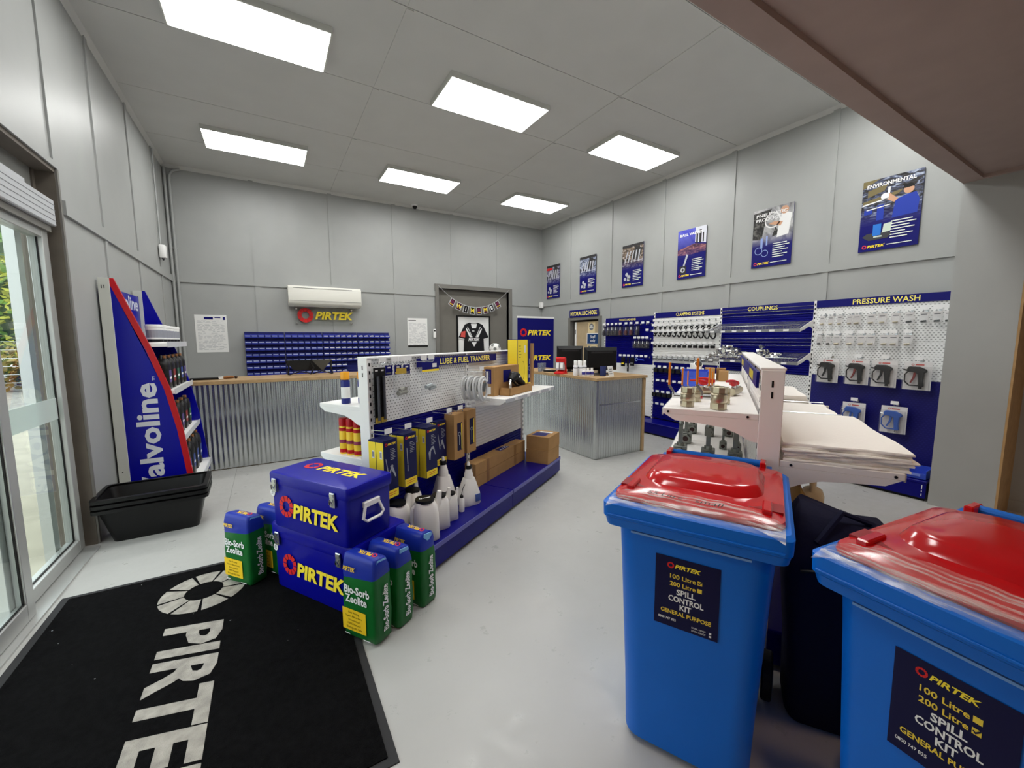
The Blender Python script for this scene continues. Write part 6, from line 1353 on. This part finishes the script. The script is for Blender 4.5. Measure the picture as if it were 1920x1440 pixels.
# ================================================================ zeolite bags
GB = mat('bag_green', (16, 100, 40), .4, noise=.08, nscale=10, bump=.12, bscale=9); BG = mat('bag_blue', (26, 48, 156), .35, noise=.08, nscale=10, bump=.12, bscale=9); YL = mat('bag_yellow', (246, 204, 40), .45); SKY = mat('bag_sky', (120, 176, 222), .45)
def zeolite(lab, s, w, rz, lean=0, z=.0005):
    t = thing('zeolite_bag', lab, 'bag', g1(s, w, z), RB+rz, 'Bio-Sorb Zeolite bags')
    W_, D = .235, .125; rnd = random.Random(int(s*1000)+int(w*77))
    mb = MB(); rings = []
    zs = ((0, .9, .84), (.012, .97, .95), (.06, 1, 1), (.14, 1.0, 1.02), (.22, 1.0, 1.02), (.29, .99, 1.0), (.335, .98, .96), (.345, .98, .955), (.395, .96, .93), (.425, .93, .84), (.445, .9, .72), (.452, .86, .5))
    n = len(rrect(1, 1, .1, 3))
    for i, (z, a, b) in enumerate(zs):
        r = []
        for q, p in enumerate(rrect(W_*a, D*b, .022*min(a, b), 3)):
            j = .0025*math.sin(q*1.7+z*31+s*9)
            dz = 0
            if .33 < z < .35: dz = .02*(p[0]/W_) - .01*math.cos(p[0]/W_*6)
            if z > .4: dz = -.02*(p[1]/D)
            r.append((p[0]+j+lean*z, p[1]+j, z+dz))
        rings.append(r)
    mb.loft(rings)
    body = obj('sack', mb, [GB, BG], t, smooth=.9)
    me = body.data
    for pl in me.polygons:
        if pl.center.z > .34 and pl.center.z < 2: pl.material_index = 1
    fy = -D*.51
    f = Flat((lean*.2, fy, .2), (1, 0, 0), (0, 0, 1), .004); f.text('Bio-Sorb', -.005, .055, .042, w=.175, bold=.03); f.obj('brand_lettering', WPRINT, t); f = Flat((lean*.2, fy, .2), (1, 0, 0), (0, 0, 1), .004); f.text('Zeolite', -.012, .005, .042, w=.15, bold=.03); f.obj('product_lettering', WPRINT, t); f = Flat((lean*.2, fy, .2), (1, 0, 0), (0, 0, 1), .004); f.rect(-.1, -.18, -.065, -.175); f.obj('weight_print', WPRINT, t); f = Flat((lean*.2, fy, .2), (1, 0, 0), (0, 0, 1), .004); f.rect(.03, -.185, .08, -.18); f.obj('net_print', WPRINT, t)
    f = Flat((lean*.2, fy, .2), (1, 0, 0), (0, 0, 1), .004); f.rect(-.112, -.155, .052, -.035); f.obj('yellow_panel', YL, t)
    f = Flat((lean*.2, fy, .2), (1, 0, 0), (0, 0, 1), .0055)
    for i, l in enumerate(('Fast Acting', 'Super Absorbent', 'Economical', '100% Natural', 'Biologically Safe')): f.text(l, -.03, -.058-.021*i, .012, bold=.0)
    f.obj('panel_lettering', mat('bag_brown', (110, 84, 10), .6), t)
    f = Flat((lean*.4, fy, .385), (1, 0, 0), (0, .1, 1), .002); f.text('PIRTEK', -.055, -.01, .022, w=.085, bold=.03, shear=.2); f.obj('logo_lettering', YL, t)
    f = Flat((W_*.505+.004+lean*.2, 0, .06), (0, 0, 1), (0, -1, 0), .004); f.text('Bio-Sorb Zeolite', 0, -.018, .036, w=.25, al='L', bold=.025); f.obj('side_lettering', WPRINT, t)
    f = Flat((lean*.45, .0, .4525), (-1, 0, 0), (0, -1, -.16), .004); f.text('PIRTEK', -.0, -.01, .024, w=.09, bold=.03); f.obj('top_logo', YL, t); f = Flat((lean*.45, .0, .4525), (-1, 0, 0), (0, -1, -.16), .004); f.ring(-.065, .0, .015, .008, 8, .1); f.obj('top_ring', RED, t)
    obj('top_fold', MB().prism([(-.03, .448), (.03, .44), (.036, .425), (.0, .395), (-.036, .43)], 'x', W_*.42+lean*.42, W_*.468+lean*.42), SKY, t)
zeolite('Bio-Sorb Zeolite bag nearest the camera, at the mat edge', -.625, -.53, .04, z=.0105)
zeolite('Bio-Sorb Zeolite bag second in the right-hand row', -.465, -.54, .0)
zeolite('Bio-Sorb Zeolite bag farthest back in the right-hand row', -.265, -.545, -.03)
zeolite('Bio-Sorb Zeolite bag standing on the mat left of the cool boxes', -.63, .575, .12, z=.0105)
zeolite('Bio-Sorb Zeolite bag half hidden behind the left one', -.46, .52, .05, z=.0105)

# ================================================================ logo mat
MT = mat('black_carpet', (14, 14, 15), .95, spec=.05, noise=.4, nscale=40, bump=.6, bscale=220); MG = mat('grey_carpet', (168, 164, 156), .95, spec=.05, noise=.22, nscale=22, bump=.6, bscale=200)
mt = thing('logo_mat', 'black entrance mat with a worn grey PIRTEK logo', 'mat', (-.42, 2.41, 0))
obj('pile', MB().box((-.715, -.985, .001), (.72, .985, .0095)), MT, mt)
obj('rubber_edge', MB().prism([(-.755, -1.02), (.755, -1.02), (.755, 1.02), (-.755, 1.02)], 'z', .0002, .005), mat('mat_rubber', (44, 44, 46), .7), mt)
f = Flat((0, 0, .0096), (0, -1, 0), (1, 0, 0), .0006); f.ring(-.66, -.015, .225, .1, 9, .12); f.obj('logo_ring', MG, mt)
f = Flat((0, 0, .0096), (0, -1, 0), (1, 0, 0), .0006); f.text('PIRTEK', .27, -.14, .25, w=1.22, bold=.035, shear=.25); f.obj('logo_lettering', MG, mt)
dbm = MB(); rnd = random.Random(3)
for _ in range(12): x, y = rnd.uniform(-.7, .7), rnd.uniform(-.95, .95); a = rnd.uniform(0, 3); dbm.box((x, y, .0097), (x+.003+.004*math.cos(a), y+.003, .0112))
obj('lint', dbm, LGREY, mt, kind='stuff')

# ================================================================ wheelie bins
WBL = mat('bin_body_blue', (4, 104, 206), .38, noise=.03, nscale=4, bump=.03, bscale=90); LR = mat('bin_lid_red', (186, 14, 22), .14, spec=.5, coat=.2, noise=.05, nscale=6)
def film_mat():
    m = bpy.data.materials.new('stretch_film'); m.use_nodes = True; nt = m.node_tree
    for n_ in list(nt.nodes): nt.nodes.remove(n_)
    o = nt.nodes.new('ShaderNodeOutputMaterial'); tr = nt.nodes.new('ShaderNodeBsdfTransparent'); b = nt.nodes.new('ShaderNodeBsdfPrincipled')
    b.inputs['Base Color'].default_value = (.9, .9, .9, 1); b.inputs['Roughness'].default_value = .12
    tc = nt.nodes.new('ShaderNodeTexCoord'); mp = nt.nodes.new('ShaderNodeMapping'); mp.inputs['Scale'].default_value = (2.2, 34, 34); n = nt.nodes.new('ShaderNodeTexNoise'); n.inputs['Scale'].default_value = 2.2; n.inputs['Detail'].default_value = 6
    r = nt.nodes.new('ShaderNodeMapRange'); r.inputs[1].default_value = .45; r.inputs[2].default_value = .75; r.inputs[3].default_value = .08; r.inputs[4].default_value = .62
    mx = nt.nodes.new('ShaderNodeMixShader'); L = nt.links
    L.new(tc.outputs['Object'], mp.inputs[0]); L.new(mp.outputs[0], n.inputs['Vector']); L.new(n.outputs['Fac'], r.inputs[0]); L.new(r.outputs[0], mx.inputs[0]); L.new(tr.outputs[0], mx.inputs[1]); L.new(b.outputs[0], mx.inputs[2]); L.new(mx.outputs[0], o.inputs[0])
    bp = nt.nodes.new('ShaderNodeBump'); bp.inputs['Strength'].default_value = .5; L.new(n.outputs['Fac'], bp.inputs['Height']); L.new(bp.outputs[0], b.inputs['Normal'])
    return m
STRETCH = film_mat()
def wheelie(lab, mid, th, tick):
    t = thing('wheelie_bin', lab, 'wheelie bin', (mid[0], mid[1], 0), th, 'spill kit wheelie bins')
    def R(w, y0, y1, z, r): return [(p[0], p[1], z) for p in rrect(w, y1-y0, r, 5, 0, (y0+y1)/2)]
    obj('body', MB().loft([R(.40, .09, .56, .012, .06), R(.44, .065, .58, .03, .07), R(.455, .06, .60, .25, .075), R(.50, .042, .66, .75, .08), R(.52, .035, .68, .93, .08)]), WBL, t, smooth=.8)
    rm = MB(); rm.loft([R(.53, .03, .69, .90, .05), R(.575, .008, .70, .895, .035), R(.585, .002, .705, .925, .03), R(.592, -.004, .706, .93, .03), R(.596, -.004, .708, .98, .03), R(.575, .014, .70, .99, .03), R(.53, .05, .67, .985, .03)], False, False)
    obj('rim', rm, WBL, t, smooth=.5)
    obj('rim_ridge', MB().box((-.275, -.0085, .936), (.275, -.002, .944)), WBL, t, bevel=.002)
    obj('comb_highlight', MB().box((-.19, .012, .882), (.19, .03, .889)), mat('highlight_blue', (110, 150, 205), .4), t)  # pale blue strip paints the thin highlight under the rim
    # lid: domed shell with a raised plateau
    ld = MB(); ld.loft([R(.545, .045, .70, .982, .05), R(.55, .042, .70, .992, .055), R(.545, .046, .695, 1.004, .06), R(.50, .075, .66, 1.014, .09), R(.44, .17, .62, 1.018, .1), R(.42, .19, .60, 1.02, .1), R(.385, .215, .585, 1.046, .09), R(.36, .235, .57, 1.053, .08), R(.2, .33, .47, 1.056, .05)])
    lid = obj('lid', ld, LR, t, smooth=.5)
    for s in (-1, 1):
        obj('lid_clip', MB().box((s*.222-.014, .1, 1.0), (s*.222+.014, .2, 1.028)), LR, lid, bevel=.004)
        obj('clip_pocket', MB().box((s*.218-.05, .135, 1.006), (s*.218+.05, .215, 1.0165)), mat('lid_red_deep', (140, 18, 24), .3), lid)
    obj('handle_bar', MB().cyl((-.19, .732, 1.012), (.19, .732, 1.012), .016, n=12), WBL, t)
    for s in (-1, 1):
        obj('hinge_arm', MB().box((s*.2-.012, .68, .985), (s*.2+.012, .752, 1.03)), LR, t, bevel=.004); obj('handle_bracket', MB().box((s*.225-.01, .66, .90), (s*.225+.01, .748, 1.0)), WBL, t)
        w_ = obj('wheel', MB().cyl((s*.245, .59, .1), (s*.285, .59, .1), .1, n=22), RUB, t, bevel=.006); obj('hub', MB().cyl((s*.283, .59, .1), (s*.289, .59, .1), .05, n=14), GREYPR, w_)
    obj('axle', MB().cyl((-.245, .59, .1), (.245, .59, .1), .012, n=8), STEEL, t)
    # label on the sloping front
    n_up = Vector((0, -.027, 1)).normalized(); o_ = (0, .0435, .685)
    f = Flat(o_, (1, 0, 0), n_up, .0025); f.rect(-.105, -.133, .105, .133); lb = f.obj('label', DNAVY, t)
    f = Flat(o_, (1, 0, 0), n_up, .0035); f.text('100 Litre', -.012, .055, .016, w=.085, bold=.02); f.text('200 Litre', -.012, .027, .016, w=.085, bold=.02); f.obj('capacity_lettering', mat('label_yellow', (240, 208, 70), .5), lb); f = Flat(o_, (1, 0, 0), n_up, .0035); f.text('GENERAL PURPOSE', 0, -.082, .015, w=.165, bold=.025); f.obj('purpose_lettering', mat('label_yellow', ()), lb); f = Flat(o_, (1, 0, 0), n_up, .0035)
    f.rect(.035, .055, .05, .07); f.rect(.035, .027, .05, .042); f.obj('tick_box', mat('label_yellow', ()), lb)
    f = Flat(o_, (1, 0, 0), n_up, .0042); yy = .055 if tick == 1 else .027; f.poly([(.036, yy+.008), (.041, yy+.002), (.051, yy+.014), (.048, yy+.016), (.041, yy+.007), (.038, yy+.01)]); f.obj('tick', DNAVY, lb)
    f = Flat(o_, (1, 0, 0), n_up, .0035); f.text('SPILL', 0, -.003, .02, w=.062, bold=.03); f.text('CONTROL', 0, -.031, .02, w=.115, bold=.03); f.text('KIT', 0, -.058, .02, w=.038, bold=.03); f.obj('title_lettering', WPRINT, lb); f = Flat(o_, (1, 0, 0), n_up, .0035); f.text('0800 747 835', -.06, -.108, .009, w=.06, bold=.02); f.obj('phone_lettering', WPRINT, lb); f = Flat(o_, (1, 0, 0), n_up, .0035); f.text('ENSK-100GP', .045, -.112, .006, w=.045); f.text('ENSK-200GP', .045, -.123, .006, w=.045); f.rect(.078, -.113, .085, -.106); f.rect(.078, -.124, .085, -.117); f.obj('code_lettering', WPRINT, lb)
    logo(lb, tuple(Vector(o_)+n_up*.102+Vector((-.01, 0, 0))), (1, 0, 0), n_up, .11, RED, YEL, .0035)
    # stretch film across the front of the lid
    fm_ = MB(); prof_ = [(.13, 1.0215), (.095, 1.0205), (.06, 1.016), (.035, 1.008), (.012, .999), (-.003, .986)]
    def fn(u, v):
        k = v*(len(prof_)-1); i = min(int(k), len(prof_)-2); q = k-i; y = prof_[i][0]*(1-q)+prof_[i+1][0]*q; z = prof_[i][1]*(1-q)+prof_[i+1][1]*q
        x = (-.272+.544*u); e = abs(2*u-1); return (x, y-(.06*e**3 if y > .02 else 0), z-.022*e**5*(1 if y > .02 else 0)+.0015*math.sin(u*40))
    fm_.grid(24, 10, fn); obj('stretch_film', fm_, STRETCH, t, smooth=1, fix=False, label='clear stretch film over the lid edge')
    return t, lid
b1_, l1_ = wheelie('blue wheelie bin with red lid, 100 litre box ticked on its label', (1.168, .813), math.radians(-63.5), 1)
f = Flat((0, .075, 1.0225), (1, -.02, 0), (0, 1, .3), .004); f.text('55 Litre', -.09, -.012, .02, w=.12, bold=0, shear=.2); f.obj('marker_writing', DBLACK, b1_); f = Flat((0, .075, 1.0225), (1, -.02, 0), (0, 1, .3), .004); f.text('small', .055, -.012, .02, w=.09, bold=0, shear=.2); f.obj('marker_writing', DBLACK, b1_)
wheelie('blue wheelie bin with red lid, 200 litre box ticked, cut by the frame edge', (1.253, .213), math.radians(-96.8), 2)
